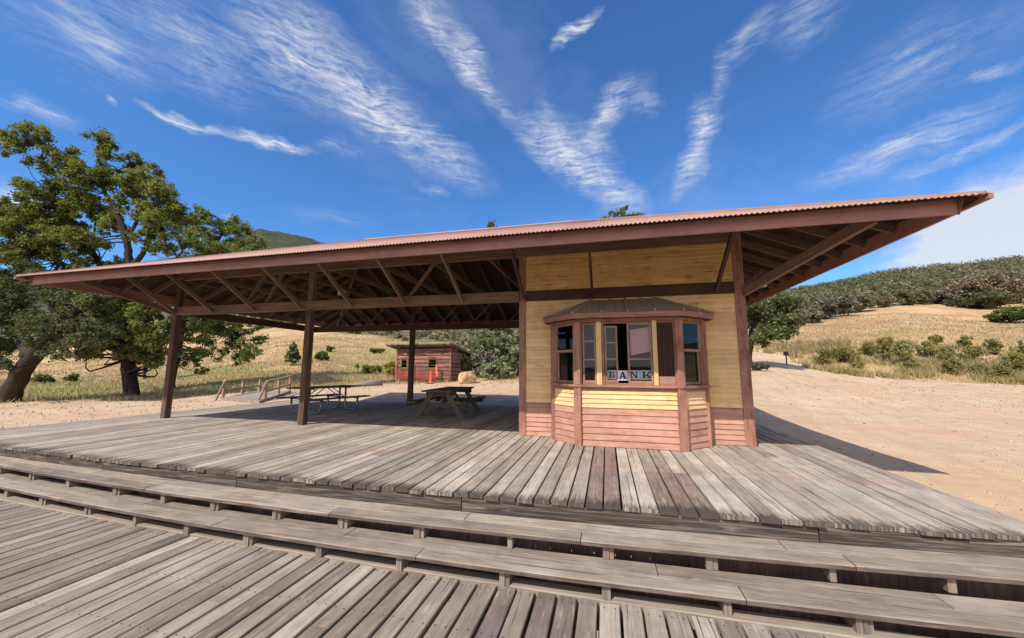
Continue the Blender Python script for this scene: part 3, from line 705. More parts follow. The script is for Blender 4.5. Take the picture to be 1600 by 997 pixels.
for i,(x,y) in enumerate(BAY[1:5]):
    w=.15 if i in(1,2) else .10
    rot=math.radians([-22.5-45/2,-22.5,22.5,45][i]) if False else math.radians([-67.5,-22.5,22.5,67.5][i])
    d=.045
    mbp=MB()
    for z0,z1 in ((0,1.138),(1.187,2.438)):
        up=Vector((math.sin(rot),-math.cos(rot),0))
        mbp.bar((x-math.sin(rot)*-.0,y,z0),(x,y,z1),w,.11,up,ch=.006,r=.5)
    mbp.build('pilaster',M['trim'],st)
E0=offs(BAY,.225); TOP=[(-.28,-.003,3.03),(1.05,-.003,3.03)]
def bayroof():
    r=MB(); z=2.605
    e=[(x,y,z) for x,y in E0]; tl,tr=TOP
    tris=[(e[0],e[1],tl),(e[1],e[2],tl),(e[2],e[3],tr,tl),(e[3],e[4],tr),(e[4],e[5],tr)]
    for t in tris:
        a=Vector(t[0]); b=Vector(t[1]); r.poly(t,.5,[(p[2]*2.2+abs(p[1]),p[0]) for p in t])
    r.poly([(x,y,z-.004) for x,y in E0][::-1],.5)
    ob=r.build('bay_roof',M['bayroof'],st)
    def bat(p,q):
        p=Vector(p); q=Vector(q); p.z+=.012; q.z+=.012; MB().bar(p,q,.03,.035,r=.4).build('roof_batten',M['bayroof'],ob)
    bat(e[1],tl); bat(e[2],tl); bat(e[3],tr); bat(e[4],tr)
    lerp=lambda a,b,t:tuple(a[i]+(b[i]-a[i])*t for i in range(3))
    for t in (.28,.52,.76): bat(lerp(e[2],e[3],t),lerp(tl,tr,.02+t*.98))
    bat(lerp(e[1],e[2],.5),tl); bat(lerp(e[3],e[4],.5),tr)
    bat(lerp(e[0],e[1],.3),tl); bat(lerp(e[4],e[5],.7),tr)
bayroof()
# windows: frame part with sashes and panes as sub-parts
def sash(parent,o,dx,width,z0,z1,rails,dep=0.0,rw=.035,glass=True,stile=.036,n=(0,-1)):
    """a sash in the plane through plan point o along unit dx"""
    dx=Vector((dx[0],dx[1],0)).normalized(); nn=Vector((dx.y,-dx.x,0)); O=Vector((o[0],o[1],0))+nn*dep
    mb=MB()
    def bar(a,b,w): mb.bar(a,b,w,.032,nn,ch=.003,r=.5)
    Z=Vector((0,0,1))
    bar(O+dx*stile/2+Z*z0,O+dx*stile/2+Z*z1,stile); bar(O+dx*(width-stile/2)+Z*z0,O+dx*(width-stile/2)+Z*z1,stile)
    for zr,w in [(z0+rw*.7,rw*1.4),(z1-rw/2,rw)]+[(z,.028) for z in rails]:
        bar(O+dx*(stile+.001)+Z*zr,O+dx*(width-stile-.001)+Z*zr,w)
    s=mb.build('sash',M['sash'],parent)
    if glass:
        g=MB(); a=O+dx*.01; b=O+dx*(width-.01); t=nn*.003
        g.bar((a+b)/2+Z*(z0+.02),(a+b)/2+Z*(z1-.02),(b-a).length,.005,nn,r=.5)
        g.build('pane',M['glass'],parent)
    return s
win=MB(); win.box(-.495,1.265,-.775,-.74,2.40,2.438,'x'); win.box(-.495,1.265,-.80,-.70,1.187,1.215,'x')
front=win.build('front_window',M['trim'],st)
sash(front,(-.47,-.775),(1,0),.27,1.216,2.42,[2.05,1.68])
MB().box(-.198,-.095,-.835,-.745,1.187,2.438,'z',ch=.004).build('mullion',M['cream'],front)
MB().box(-.093,-.045,-.79,-.745,1.187,2.438,'z').build('jamb',M['trim'],front)
th=math.radians(-14); sash(front,(-.035,-.765),(math.cos(th),-math.sin(th)),.26,1.222,2.36,[2.02,1.69])
sash(front,(.405,-.775),(1,0),.46,1.216,2.40,[1.69])
MB().box(.872,.955,-.84,-.745,1.187,2.438,'z',ch=.004).build('mullion',M['cream'],front)
mb=MB()
for a,b in ((.957,1.055),(1.058,1.15),(1.153,1.264)): mb.box(a,b,-.765,-.74,1.36,2.398,'z',ch=.003)
mb.build('blind_boards',M['boarddark'],front)
MB().box(.957,1.264,-.79,-.742,1.216,1.355,'x',ch=.003).build('ledge_board',M['sash'],front)
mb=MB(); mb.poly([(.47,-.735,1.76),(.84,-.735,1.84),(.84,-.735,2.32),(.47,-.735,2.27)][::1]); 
bl=mb.build('reflection_panel',M['pinkreflect'],front)  # pink panel behind the glass stands in for a reflection in the pane
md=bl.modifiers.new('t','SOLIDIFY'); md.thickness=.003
for (p,q) in (faces[1],faces[3]):
    p=Vector(p); q=Vector(q); d=(q-p).normalized(); L=(q-p).length; a=p+d*.06; w=L-.14
    mb=MB(); nn=Vector((d.y,-d.x,0)); D=Vector((d.x,d.y,0)); A=Vector((a.x,a.y,0))-nn*.04
    mb.bar(A+Vector((0,0,1.187)),A+Vector((0,0,2.438)),.04,.06,nn,r=.4); mb.bar(A+D*w+Vector((0,0,1.187)),A+D*w+Vector((0,0,2.438)),.04,.06,nn,r=.4)
    fr=mb.build('side_window',M['trim'],st)
    o=a+d*.022
    sash(fr,(o.x,o.y),(d.x,d.y),w-.044,1.84,2.43,[],dep=-.02)
    sash(fr,(o.x,o.y),(d.x,d.y),w-.044,1.20,1.868,[],dep=-.056)

# BANK sheets standing in the window --------------------------------
def letter_polys(ch):
    """slab-serif strokes on a 1 x 1 field, as quads"""
    R=lambda x0,y0,x1,y1:[(x0,y0),(x1,y0),(x1,y1),(x0,y1)]
    if ch=='B':
        arc=[]
        L=[R(0,0,.62,.13),R(0,.87,.62,1),R(.12,.13,.36,.87),R(.36,.45,.62,.56),R(.62,.09,.84,.45),R(.62,.56,.80,.92)]
        return L
    if ch=='A': return [[(.04,0),(.24,0),(.56,1),(.40,1)],[(.66,0),(.96,0),(.60,1),(.40,1)],R(.24,.26,.74,.38),R(-.06,0,.32,.11),R(.58,0,1.06,.11)]
    if ch=='N': return [R(.12,0,.26,1),R(.76,0,.90,1),[(.12,1),(.36,1),(.90,0),(.70,0)],R(0,0,.40,.12),R(0,.88,.34,1),R(.62,.88,1.02,1)]
    if ch=='K': return [R(.12,0,.36,1),[(.36,.40),(.78,.9),(.94,.9),(.36,.24)],[(.48,.52),(.64,.62),(1.0,.08),(.74,.08)],R(0,0,.48,.12),R(0,.88,.48,1),R(.64,.88,1.04,1),R(.62,0,1.08,.12)]
sign=thing('window_sign','white paper sheets lettered BANK standing along the bottom of the ticket window','sign',(.4,-.73,1.2))
yS=-.7
sheets=[('B',.0,.195,1.285,1.47,-.700),('A',.205,.40,1.27,1.465,-.722),('N',.405,.625,1.29,1.47,-.712),('K',.632,.86,1.29,1.47,-.712)]
for ch,a,b,z0,z1,yy in sheets:
    sh=MB().box(a,b,yy,yy+.004,z0,z1,'x').build('paper_sheet',M['paper'],sign)
    mb=MB(); w=(b-a)*.72; h=(z1-z0)*.70; ox=a+(b-a)*.14; oz=z0+(z1-z0)*.16
    for i,pl in enumerate(letter_polys(ch)):
        mb.poly([(ox+x*w,yy-.0012-.0003*i,oz+z*h) for x,z in pl],.5)
    mb.build('lettering',M['ink'],sh)

# flood lamps ---------------------------------------------------------
def lamp(loc,label,s=1.0):
    t=thing('flood_lamp',label,'lamp',loc)
    x,y,z=loc
    MB().box(x-.09*s,x+.09*s,y-.06*s,y+.06*s,z-.07*s,z+.05*s,'x',ch=.02*s).build('housing',M['lampbody'],t)
    MB().tube([(x,y,z+.05*s),(x,y,z+.16*s)],.018*s,8).build('stem',M['darkmetal'],t)
    MB().box(x-.05*s,x+.05*s,y-.05*s,y+.05*s,z+.16*s,z+.19*s,'x').build('mounting_plate',M['darkmetal'],t)
lamp((-7.28,.45,3.62),'small pale flood lamp above the shelter beam beside the second post')
lamp((3.45,.9,3.42),'small pale flood lamp under the eave beside the right corner of the office')

# ------------------------------------------------------------------ picnic tables
def place(t,loc,rz): t.location=loc; t.rotation_euler=(0,0,rz)
def wood_table():
    t=bpy.data.objects.new('picnic_table',None); COL.objects.link(t); t.rotation_euler=(0,0,.0001)
    tag(t,'weathered grey wooden picnic table with A-frame legs on the shaded deck','picnic table')
    H=.84; L=1.27
    mb=MB(); 
    for i in range(5): mb.bar((-.37+i*.185,-L,H-.025),(-.37+i*.185,L,H-.025),.178,.05,ch=.006,seg=3,wob=.002)
    mb.build('tabletop',M['tableboard'],t)
    for s in (-1,1):
        mb=MB()
        for i in range(2): mb.bar((s*(.70+i*.16),-L,.485),(s*(.70+i*.16),L,.485),.153,.05,ch=.006,seg=3,wob=.002)
        mb.build('bench',M['tableboard'],t)
    for y in (-.98,.98):
        for s in (-1,1):
            MB().bar((s*.24,y+s*.0,H-.06),(s*.74,y,.0),.05,.145,(0,1,0),ch=.005).build('leg',M['oldgrey'],t) if False else \
            MB().bar((s*.22,y,H-.055),(s*.72,y,.0),.15,.05,(0,1,0),ch=.005).build('leg',M['tableboard'],t)
        MB().bar((-.86,y+.05,.40),(.86,y+.05,.40),.05,.13,ch=.005).build('bench_support',M['tableboard'],t)
        MB().bar((-.44,y+.05,H-.12),(.44,y+.05,H-.12),.05,.13,ch=.005).build('top_support',M['tableboard'],t)
        MB().bar((0,y+(.08 if y<0 else -.0),.42),(0,y*.35,H-.06),.09,.045,(1,0,0),ch=.004).build('brace',M['oldgrey'],t)
    return t
wt=wood_table(); place(wt,(-4.98,3.0,.0),math.radians(5))
def tube_table():
    t=bpy.data.objects.new('picnic_table',None); COL.objects.link(t); t.rotation_euler=(0,0,.0001)
    tag(t,'picnic table with dark plank top on bent grey steel tube legs','picnic table')
    H=.84; L=1.15
    mb=MB()
    for i in range(5): mb.bar((-.36+i*.18,-L,H-.022),(-.36+i*.18,L,H-.022),.172,.044,ch=.005,seg=3,wob=.002)
    mb.build('tabletop',M['darktop'],t)
    for s in (-1,1):
        mb=MB()
        for i in range(2): mb.bar((s*(.72+i*.15),-L,.475),(s*(.72+i*.15),L,.475),.142,.044,ch=.005)
        mb.build('bench',M['darktop'],t)
    for y in (-.70,.70):
        for s in (-1,1):
            pts=[(s*.16,y,H-.05),(s*.16,y,.20)]
            for k in range(1,6):
                a=math.pi/2*k/5; pts.append((s*(.16+.17*(1-math.cos(a))),y,.20-.17*math.sin(a)))
            pts.append((s*.62,y,.03))
            for k in range(1,6):
                a=math.pi/2*k/5; pts.append((s*(.62+.17*math.sin(a)),y,.03+.17*(1-math.cos(a))))
            pts.append((s*.80,y,.45))
            MB().tube(pts,.034,8).build('leg',M['steel'],t,True)
            MB().tube([(s*.16,y*1.0,.42),(s*.16,y*.25,H-.06)],.016,6).build('brace',M['steel'],t,True)
        MB().tube([(-.86,y,.44),(.86,y,.44)],.024,8).build('cross_tube',M['steel'],t,True)
        MB().tube([(-.4,y,H-.06),(.4,y,H-.06)],.02,8).build('top_tube',M['steel'],t,True)
    return t
tt=tube_table(); place(tt,(-9.62,2.85,0),math.radians(-14))

# ------------------------------------------------------------------ yard things behind the shelter
def on(px,py,d):
    p=P(px,py,d); return (p[0],p[1],gz(p[0],p[1]))
# log shed
a=P(620,598,30); b=P(704,600,28.5); c=P(723,594,31.5)
sx,sy_=a[0],a[1]; 
base=min(gz(a[0],a[1]),gz(b[0],b[1]))
shed=thing('log_shed','low red brown log shed with a sloping board roof behind the shelter','shed',(float(a[0]),float(a[1]),base))
A=Vector((a[0],a[1],base)); B=Vector((b[0],b[1],base)); dx=(B-A).normalized(); W=(B-A).length; dn=Vector((-dx.y,dx.x,0)); DEP=2.9
hz=lambda s:2.62
def shedwall(p,d,L,z0,z1,holes,name,slope=0.0):
    mb=MB(); n=9; h=(z1-z0)/n
    out=Vector((d.y,-d.x,0))
    for i in range(n):
        za=z0+i*h; zb=za+h; zc=(za+zb)/2; cuts=[(0,L)]
        for (u0,u1,w0,w1) in holes:
            if w0<zc<w1:
                nc=[]
                for s,e in cuts:
                    if u0>s and u1<e: nc+= [(s,u0),(u1,e)]
                    elif u0<=s<u1: nc.append((u1,e))
                    else: nc.append((s,e))
                cuts=nc
        for s,e in cuts:
            if slope and zc>z1-.55: e=min(e,L*(z1+.02-zc)/.55)
            if e-s<.05: continue
            ov=random.uniform(-.05,.05)
            mb.bar(p+d*(s-.05*random.random())+Vector((0,0,zc)),p+d*(e+.05*random.random())+Vector((0,0,zc)),random.uniform(.13,.19),h*.93,ch=.05,seg=3,wob=.015)
    mb.build(name,M['shedwood'],shed)
w1=(W*.08,W*.20,1.15,1.85); w2=(W*.23,W*.30,1.15,1.8); w3=(W*.60,W*.75,1.15,1.85)
shedwall(A,dx,W,-.1,2.6,[w1,w2,w3],'front_wall')
shedwall(B,dn,DEP,-.1,2.6,[(1.5,2.3,.9,1.9)],'side_wall',1)
shedwall(A,dn,DEP,-.1,2.6,[],'side_wall',1); shedwall(A+dn*DEP,dx,W,-.1,2.0,[],'back_wall')
for (u0,u1,z0,z1) in (w1,w2,w3):
    mb=MB()
    for u in (u0,u1): mb.bar(A+dx*u-dn*.09+Vector((0,0,z0)),A+dx*u-dn*.09+Vector((0,0,z1)),.06,.05,dn)
    mb.bar(A+dx*u0-dn*.09+Vector((0,0,z1)),A+dx*u1-dn*.09+Vector((0,0,z1)),.05,.06); mb.build('window_frame',M['shedwood'],shed)
for s in (.0,W):
    MB().bar(A+dx*s-dn*.1+Vector((0,0,-.1)),A+dx*s-dn*.1+Vector((0,0,2.65)),.14,.12,dn,ch=.01).build('corner_log',M['shedwood'],shed)
mb=MB(); u=-.55
while u<W+.45:
    w=random.uniform(.2,.3); e=random.uniform(-.12,.12)
    mb.bar(A+dx*u-dn*(.75+e)+Vector((0,0,2.86+random.uniform(0,.05))),A+dx*u+dn*(DEP+.5)+Vector((0,0,2.06+random.uniform(0,.04))),w,.09,ch=.01); u+=w+.01
mb.build('roof',M['shedroof'],shed)
# orange safety netting strung before the shed
net=thing('safety_netting','sagging red orange safety netting strung along the front of the log shed','netting',(float(a[0]),float(a[1])-.6,base))
mb=MB(); NX=40; F0=A-dn*.55
def npnt(u,v):
    sag=.13*math.sin(math.pi*((u*2.2)%1)); return F0+dx*(.1+u*W*.80)+Vector((0,0,.30+v*.62-sag*(.4+.6*v)))+dn*.03*math.sin(u*30+v*4)
for j in range(5):
    for i in range(NX): mb.bar(npnt(i/NX,j/4),npnt((i+1)/NX,j/4),.05,.012,dn,r=.5)
for i in range(0,NX+1):
    mb.bar(npnt(i/NX,0),npnt(i/NX,1),.04,.012,dn,r=.5)
mb.build('mesh_net',M['netting'],net)
for u in (.0,.5,1.0): MB().bar(F0+dx*(.1+u*W*.8)+Vector((0,0,-.15)),F0+dx*(.1+u*W*.8)+Vector((0,0,1.3)),.05,.05).build('stake',M['darkmetal'],net)
tp=MB(); 
for i in range(10): 
    f=lambda t:F0+dx*(W*.80-t*.3+.5*t)+Vector((0,0,1.28-t*.9+.06*math.sin(t*9)))-dn*(.2*t)
    tp.bar(f(i/10),f((i+1)/10),.16,.01,dn,r=.5)
tp.build('loose_strip',M['orange'],net)
# traffic cone
cpos=on(673,601,27.6)
cone=thing('traffic_cone','tall narrow orange traffic cone on the dirt in front of the log shed','traffic cone',cpos)
prof=[(.16,.05),(.135,.08),(.11,.4),(.08,.75),(.05,.92),(.05,.95)]
MB().tube([(cpos[0],cpos[1],cpos[2]+h) for _,h in prof],[r for r,_ in prof],14).build('cone_body',M['orange'],cone,False)
MB().box(cpos[0]-.24,cpos[0]+.24,cpos[1]-.24,cpos[1]+.24,cpos[2]-.01,cpos[2]+.05,'x',ch=.015).build('base',M['rubber'],cone)
# boulder
def boulder(pos,s,label,seed):
    me=bpy.data.meshes.new('boulder'); import bmesh
    bm=bmesh.new(); bmesh.ops.create_icosphere(bm,subdivisions=4,radius=1)
    r2=np.random.default_rng(seed); K=[(r2.normal(size=3),r2.uniform(.55,.9)) for _ in range(14)]
    for v in bm.verts:
        c=np.array(v.co); 
        for d,l in K:
            d=d/np.linalg.norm(d); q=c@d
            if q>l: c=c-d*(q-l)*.85
        c=c*(1+.10*(fbm(np.array([c[0]*2.3+7]),np.array([c[1]*2.3+c[2]*1.7]),4,seed)[0]-.45))
        v.co=(c[0]*s[0],c[1]*s[1],c[2]*s[2])
    bm.to_mesh(me); bm.free(); me.materials.append(M['rock']); o=link('boulder',me); o.location=(pos[0],pos[1],pos[2]+s[2]*.55)
    return tag(o,label,'boulder')
boulder(on(728,604,26.5),(.78,.6,.72),'pale tan boulder on the dirt at the right end of the log shed',4)
# ramp with handrails
def handrail(p0,p1,p2,label):
    t=thing('handrail',label,'handrail',p1)
    z=Vector((0,0,1)); p0,p1,p2=Vector(p0),Vector(p1),Vector(p2)
    H=1.0
    MB().bar(p1,p1+z*H,.12,.12,(0,1,0),ch=.01).build('post',M['railwood'],t); 
    pm=(p1+p2)/2; MB().bar(pm-z*.1,pm+z*(H-.02),.12,.12,(0,1,0),ch=.01).build('post',M['railwood'],t)
    MB().bar(p2-z*.1,p2+z*(H-.02),.12,.12,(0,1,0),ch=.01).build('post',M['railwood'],t)
    MB().bar(p0-z*.05,p1+z*(H-.05),.07,.10,ch=.01).build('sloping_rail',M['oldgrey'],t)
    MB().bar(p1+z*(H+.03),p2+z*(H+.02),.14,.06,ch=.01).build('top_rail',M['railwood'],t)
    MB().bar(p1+z*(H*.5),p2+z*(H*.5),.06,.10,ch=.01).build('mid_rail',M['railwood'],t)
def g3(px,py,d,dz=0): 
    p=on(px,py,d); return (p[0],p[1],p[2]+dz)
handrail(g3(336,626,20.2),g3(348,624,20.8),g3(405,616,23),'left wooden handrail with sloping end rail beside the ramp')
handrail(g3(402,627,19.0),g3(414,624,19.6),g3(452,612,22.6),'right wooden handrail with sloping end rail next to steel legged table')
ra=[g3(345,629,20.2,.06),g3(405,630,18.8,.06),g3(455,613,22.6,.08),g3(402,616,23.4,.08)]
mb=MB(); mb.poly([tuple(p) for p in ra],.6,[(p[0],p[1]) for p in ra]); rm=mb.build('ramp',M['curb']); md=rm.modifiers.new('t','SOLIDIFY'); md.thickness=.15; md.offset=0
tag(rm,'pale boarded ramp between the two wooden handrails','ramp')
for i,(p0,p1,lb) in enumerate((((560,597,27),(617,592,29),'long grey log lying on the dirt to the left of the log shed'),((540,606,25.5),(598,601,26.5),'grey log border lying in the dirt behind the steel legged table'))):
    q0,q1=Vector(g3(*p0)),Vector(g3(*p1)); m=MB(); m.tube([q0+Vector((0,0,.1)),(q0*.5+q1*.5)+Vector((0,0,.13)),q1+Vector((0,0,.1))],[.13,.14,.11],9); tag(m.build('log',M['oldgrey'],None,True),lb,'log')
# little sign post by the path
sp_=on(1229,566,36); spt=thing('sign_post','small dark trail marker on a thin post beside the dirt path','sign',sp_)
MB().box(sp_[0]-.045,sp_[0]+.045,sp_[1]-.045,sp_[1]+.045,sp_[2]-.1,sp_[2]+.95,'z').build('post',M['darkmetal'],spt)
MB().box(sp_[0]-.21,sp_[0]+.21,sp_[1]-.06,sp_[1]-.0,sp_[2]+.95,sp_[2]+1.32,'x',ch=.02).build('sign_board',M['darkmetal'],spt)

# ------------------------------------------------------------------ foliage
def leaf_cloud(cent, rad, per, size, squash=.8, shell=.55, rs=rng, updir=.5, tone=0.0, shape=1.0, ctw=.55):
    """leaf quads scattered through ellipsoid clumps; cent (n,3), rad (n,)"""
    n=len(cent); idx=np.repeat(np.arange(n),per) if np.isscalar(per) else np.repeat(np.arange(n),per)
    m=len(idx); d=rs.normal(size=(m,3)); d/=np.linalg.norm(d,axis=1)[:,None]
    rr=shell+(1-shell)*rs.random(m); rr*=rs.random(m)**.28
    off=d*rr[:,None]*rad[idx][:,None]; off[:,2]*=squash
    c=cent[idx]+off
    nrm=d*.45+rs.normal(size=(m,3))*.75; nrm[:,2]+=updir; nrm/=np.linalg.norm(nrm,axis=1)[:,None]
    t=rs.normal(size=(m,3)); t-=nrm*(t*nrm).sum(1)[:,None]; t/=np.linalg.norm(t,axis=1)[:,None]; b=np.cross(nrm,t)
    s=size*(.6+.8*rs.random(m))[:,None]
    V=np.stack([c-t*s*shape,c+b*s*.55,c+t*s*shape,c-b*s*.55],1).reshape(-1,3)
    Fq=np.arange(m*4).reshape(-1,4)
    ct=rs.random(n)
    if ctw>.8: ct=np.clip(.5*ct+.5*smooth(.3,.68,fbm(cent[:,0]/16,cent[:,1]/16,3,91))+.08,0,1)
    r=np.clip(ctw*ct[idx]+(1-ctw)*rs.random(m)+tone,0,1)
    return V,Fq,r
def smoothpath(pts,n=6,jit=.0):
    pts=[np.array(p,float) for p in pts]; out=[]
    for i in range(len(pts)-1):
        p0=pts[max(i-1,0)];p1=pts[i];p2=pts[i+1];p3=pts[min(i+2,len(pts)-1)]
        for k in range(n):
            t=k/n; q=.5*((2*p1)+(-p0+p2)*t+(2*p0-5*p1+4*p2-p3)*t*t+(-p0+3*p1-3*p2+p3)*t**3)
            out.append(q+rng.normal(size=3)*jit)
    out.append(pts[-1]); return out
def tree(name,label,limbs,blobs,mat,leaf=.13,per=130,cl=.55,dens=1.0,cat='tree',sparse=1.0,group=None,depth=1.0,tone=0.0,extra=None):
    """limbs: lists of (px,py,d,radius); blobs: (px,py,d,radius in metres); foliage clumps sit on twigs from the nearest limb"""
    b0=limbs[0][0]; bp=P(*b0[:3]); base=(bp[0],bp[1],gz(bp[0],bp[1]))
    t=thing(name,label,cat,base,group)
    mb=MB(); nodes=[]
    for L in limbs:
        pts=[P(x,y,d) for x,y,d,_ in L]
        if L is limbs[0]: pts[0]=np.array([base[0],base[1],base[2]-.25])
        rad=[r for *_,r in L]; sp=smoothpath(pts,6,.035)
        rr=np.interp(np.linspace(0,len(rad)-1,len(sp)),np.arange(len(rad)),rad)
        if L is limbs[0]: rr[0]*=1.45; rr[1]*=1.15
        mb.tube(sp,list(rr),9); nodes+= [(p,r) for p,r in zip(sp,rr)]
    NP=np.array([p for p,_ in nodes]); NR=np.array([r for _,r in nodes])
    C=[];R=[];nb_=len(blobs); cut=0
    for bi,(x,y,d,r) in enumerate(blobs+(extra[0] if extra else [])):
        if bi==nb_: cut=sum(len(c) for c in C)
        c0=P(x,y,d)+FWD*rng.uniform(-.5,.5)*depth; k=max(3,int(round(dens*(r/cl)**2*3.4)))
        dv=rng.normal(size=(k,3)); dv/=np.linalg.norm(dv,axis=1)[:,None]; dv*=(rng.random(k)**.4)[:,None]*r
        dv[:,2]*=.8
        C.append(c0+dv); R.append(cl*rng.uniform(.55,1.25,k))
    C=np.concatenate(C); R=np.concatenate(R)
    for c,r in zip(C,R):
        dd=np.linalg.norm(NP-c,axis=1)+np.maximum(0,NP[:,2]-c[2])*.8; j=int(np.argmin(dd)); p=NP[j]
        L=np.linalg.norm(c-p)
        if L<.2 : continue
        mid=(p+c)/2+rng.normal(size=3)*L*.12+np.array([0,0,-.05*L])
        rr=min(NR[j]*.6,.02+.016*L)
        pts=smoothpath([p,mid,c],3,.02); mb.tube(pts,list(np.linspace(rr,.008,len(pts))),5)
    mb.build('trunk',M['bark'],t,True)
    if extra:
        V,Fq,rn=leaf_cloud(C[cut:],R[cut:]*1.15,np.maximum(8,(per*sparse*(R[cut:]/cl)**2)).astype(int),leaf*1.15,.8,.0,tone=.12,updir=.25); np_mesh('lower_crown',V,Fq,extra[1],t,rn); C=C[:cut]; R=R[:cut]
    V,Fq,rn=leaf_cloud(C,R*1.15,np.maximum(8,(per*sparse*(R/cl)**2)).astype(int),leaf,.8,.0,tone=tone,updir=.25)
    np_mesh('crown',V,Fq,mat,t,rn)
    return t
d=24
tree('oak_tree','tall crooked oak with sparse high crown and twisted limbs beyond the shelter end',
 [[(207,612,d,.42),(203,575,d,.36),(197,520,d,.30),(196,470,d,.27),(203,425,d,.23),(199,385,d,.19),(188,345,d,.15),(165,300,d+.5,.11),(140,265,d,.08),(95,240,d,.06),(45,222,d,.04)],
  [(203,425,d,.18),(222,395,d-.6,.14),(236,365,d-1,.10),(262,345,d-1,.06)],
  [(197,470,d,.19),(165,430,d+1,.15),(140,385,d+1.4,.12),(112,340,d+1.5,.08),(85,305,d+1.2,.05)],
  [(199,385,d,.12),(215,330,d+.6,.09),(205,275,d+.8,.06),(202,250,d+.8,.03)],
  [(196,490,d,.16),(230,455,d-1.5,.11),(262,430,d-2,.08),(285,390,d-2,.05)],
  [(165,300,d+.5,.08),(155,250,d,.05),(155,220,d,.03)],
  [(165,430,d+1,.1),(110,415,d+.6,.08),(60,390,d,.05)],
  [(140,385,d+1.4,.08),(150,345,d+2,.06),(130,290,d+2,.04)]],
 [(20,212,d,.7),(48,208,d,.8),(75,218,d,.8),(25,240,d,.5),(100,245,d,1.0),(150,218,d,.8),(158,240,d,.8),(125,275,d,1.2),(170,280,d+.5,1.2),(203,250,d+.8,.8),(237,262,d,.45),(225,285,d,1.0),(262,300,d-1,1.0),(275,330,d-1.5,.9),(245,335,d-1,1.3),(205,320,d+.5,1.2),(160,325,d+2,1.2),(95,300,d+1.2,1.2),(55,305,d,1.0),(70,345,d+1,1.2),(115,350,d+1.5,1.2),(35,360,d,1.2),(60,395,d,1.2),(110,405,d,1.0),(155,380,d+1,.9),(240,375,d-1.2,1.0),(280,370,d-2,.7),(20,320,d+1,.8),(15,400,d,1.0),(140,440,d+1,.7),(85,265,d+1,.8),(120,310,d+.6,.9),(185,350,d+.8,1.0),(225,330,d-.4,1.0),(40,335,d+.5,.9),(90,380,d+.4,1.0),(130,375,d,.9),(265,345,d-1.6,.8),(200,290,d+.4,.9),(65,370,d-.4,.9),(5,350,d+.5,1.0),(35,290,d+.4,.7),(180,410,d+1,.7),(80,425,d+.6,.9),(-15,380,d,1.2),(-10,330,d+.5,1.0)],
 M['oakleaf'],leaf=.075,per=130,cl=.37,dens=.95,tone=.14,
 extra=([(255,475,d-2,.9),(215,500,d-2.6,1.0),(170,520,d-2.8,1.0),(240,525,d-2.4,1.1),(190,550,d-2.6,.9),(235,560,d-2.2,.8),(150,545,d-2.8,.7),(130,520,d-2.8,.6),(205,475,d-2,1.0),(165,490,d-2.8,.8)],M['limeleaf']))
d=21
tree('live_oak','dark leaning live oak with a thick trunk at the far left',
 [[(10,625,d,.48),(28,592,d,.42),(50,560,d,.38),(80,525,d,.32),(115,492,d,.27),(150,470,d,.17),(185,462,d,.08)],
  [(48,560,d,.34),(30,520,d+1,.26),(8,480,d+1.5,.18),(0,440,d+1.5,.1)],
  [(78,525,d,.25),(85,480,d+.6,.18),(70,440,d+1,.1)],
  [(115,492,d,.16),(100,540,d-1,.1),(125,560,d-1.4,.06)],
  [(30,592,d,.2),(-20,540,d-1,.15),(-60,500,d-1,.1)]],
 [(20,455,d+1,1.5),(65,450,d+1,1.5),(110,465,d,1.3),(150,475,d,1.1),(0,500,d+1,1.3),(45,500,d+.6,1.3),(95,510,d-.5,1.2),(135,515,d-1,1.1),(20,540,d+1.2,.9),(-20,470,d,1.6),(-40,540,d-.5,1.3),(120,545,d-1.2,.7),(75,545,d+1.3,.6),(-10,420,d+1,1.2),(45,425,d+2,1.0),(105,435,d+1,1.0),(60,530,d-.8,.8),(25,565,d-1.2,.6),(90,548,d-1,.6),(140,500,d+.8,1.1)],
 M['darkleaf'],leaf=.075,per=150,cl=.46,dens=.72,tone=.1)
d=30
tree('young_oak','lighter green oak rising above the roof and drooping behind the first shelter post',
 [[(268,604,d,.26),(276,560,d,.22),(290,500,d,.18),(310,440,d,.14),(335,390,d,.09),(350,350,d,.05)],
  [(290,500,d,.12),(330,500,d-1,.08),(365,520,d-1.4,.05)],
  [(310,440,d,.09),(350,420,d,.07),(395,395,d,.04)],
  [(300,470,d,.08),(285,420,d+1,.06),(270,390,d+1,.04)]],
 [(325,345,d,1.2),(350,352,d,1.2),(375,365,d,1.3),(400,385,d,1.1),(415,395,d,.8),(300,370,d,1.3),(335,385,d,1.5),(370,395,d,1.3),(270,395,d+1,1.2),(300,420,d,1.6),(345,430,d,1.6),(390,430,d,1.2),
  (320,505,d-1,1.5),(350,515,d-1,1.4),(375,525,d-1.4,1.3),(300,530,d-.6,1.3),(335,545,d-1.2,1.2),(390,550,d-1.4,.9),(365,560,d-1.4,.8),(305,560,d,.9),(285,500,d,1.2)],
 M['limeleaf'],leaf=.09,per=130,cl=.46,dens=.7,tone=.2)
d=33
tree('olive_oak','round grey green oak beside the right corner of the office',
 [[(1168,568,d,.3),(1172,535,d,.26),(1180,505,d,.2),(1200,485,d,.12),(1225,478,d,.06)],[(1172,535,d,.18),(1150,500,d,.14),(1130,470,d,.08)],[(1180,505,d,.1),(1210,515,d-.6,.06)]],
 [(1185,490,d,1.3),(1210,482,d,1.2),(1232,470,d,.9),(1222,500,d-.4,1.0),(1195,515,d-.6,1.0),(1238,505,d,.7),(1210,522,d-.6,.7),(1185,530,d-.6,.8),(1150,480,d,1.6),(1125,495,d,1.6),(1150,515,d,1.4),(1205,460,d,1.0),(1228,520,d-.4,.55)],
 M['oliveleaf'],leaf=.15,per=150,cl=.6,dens=1.1)
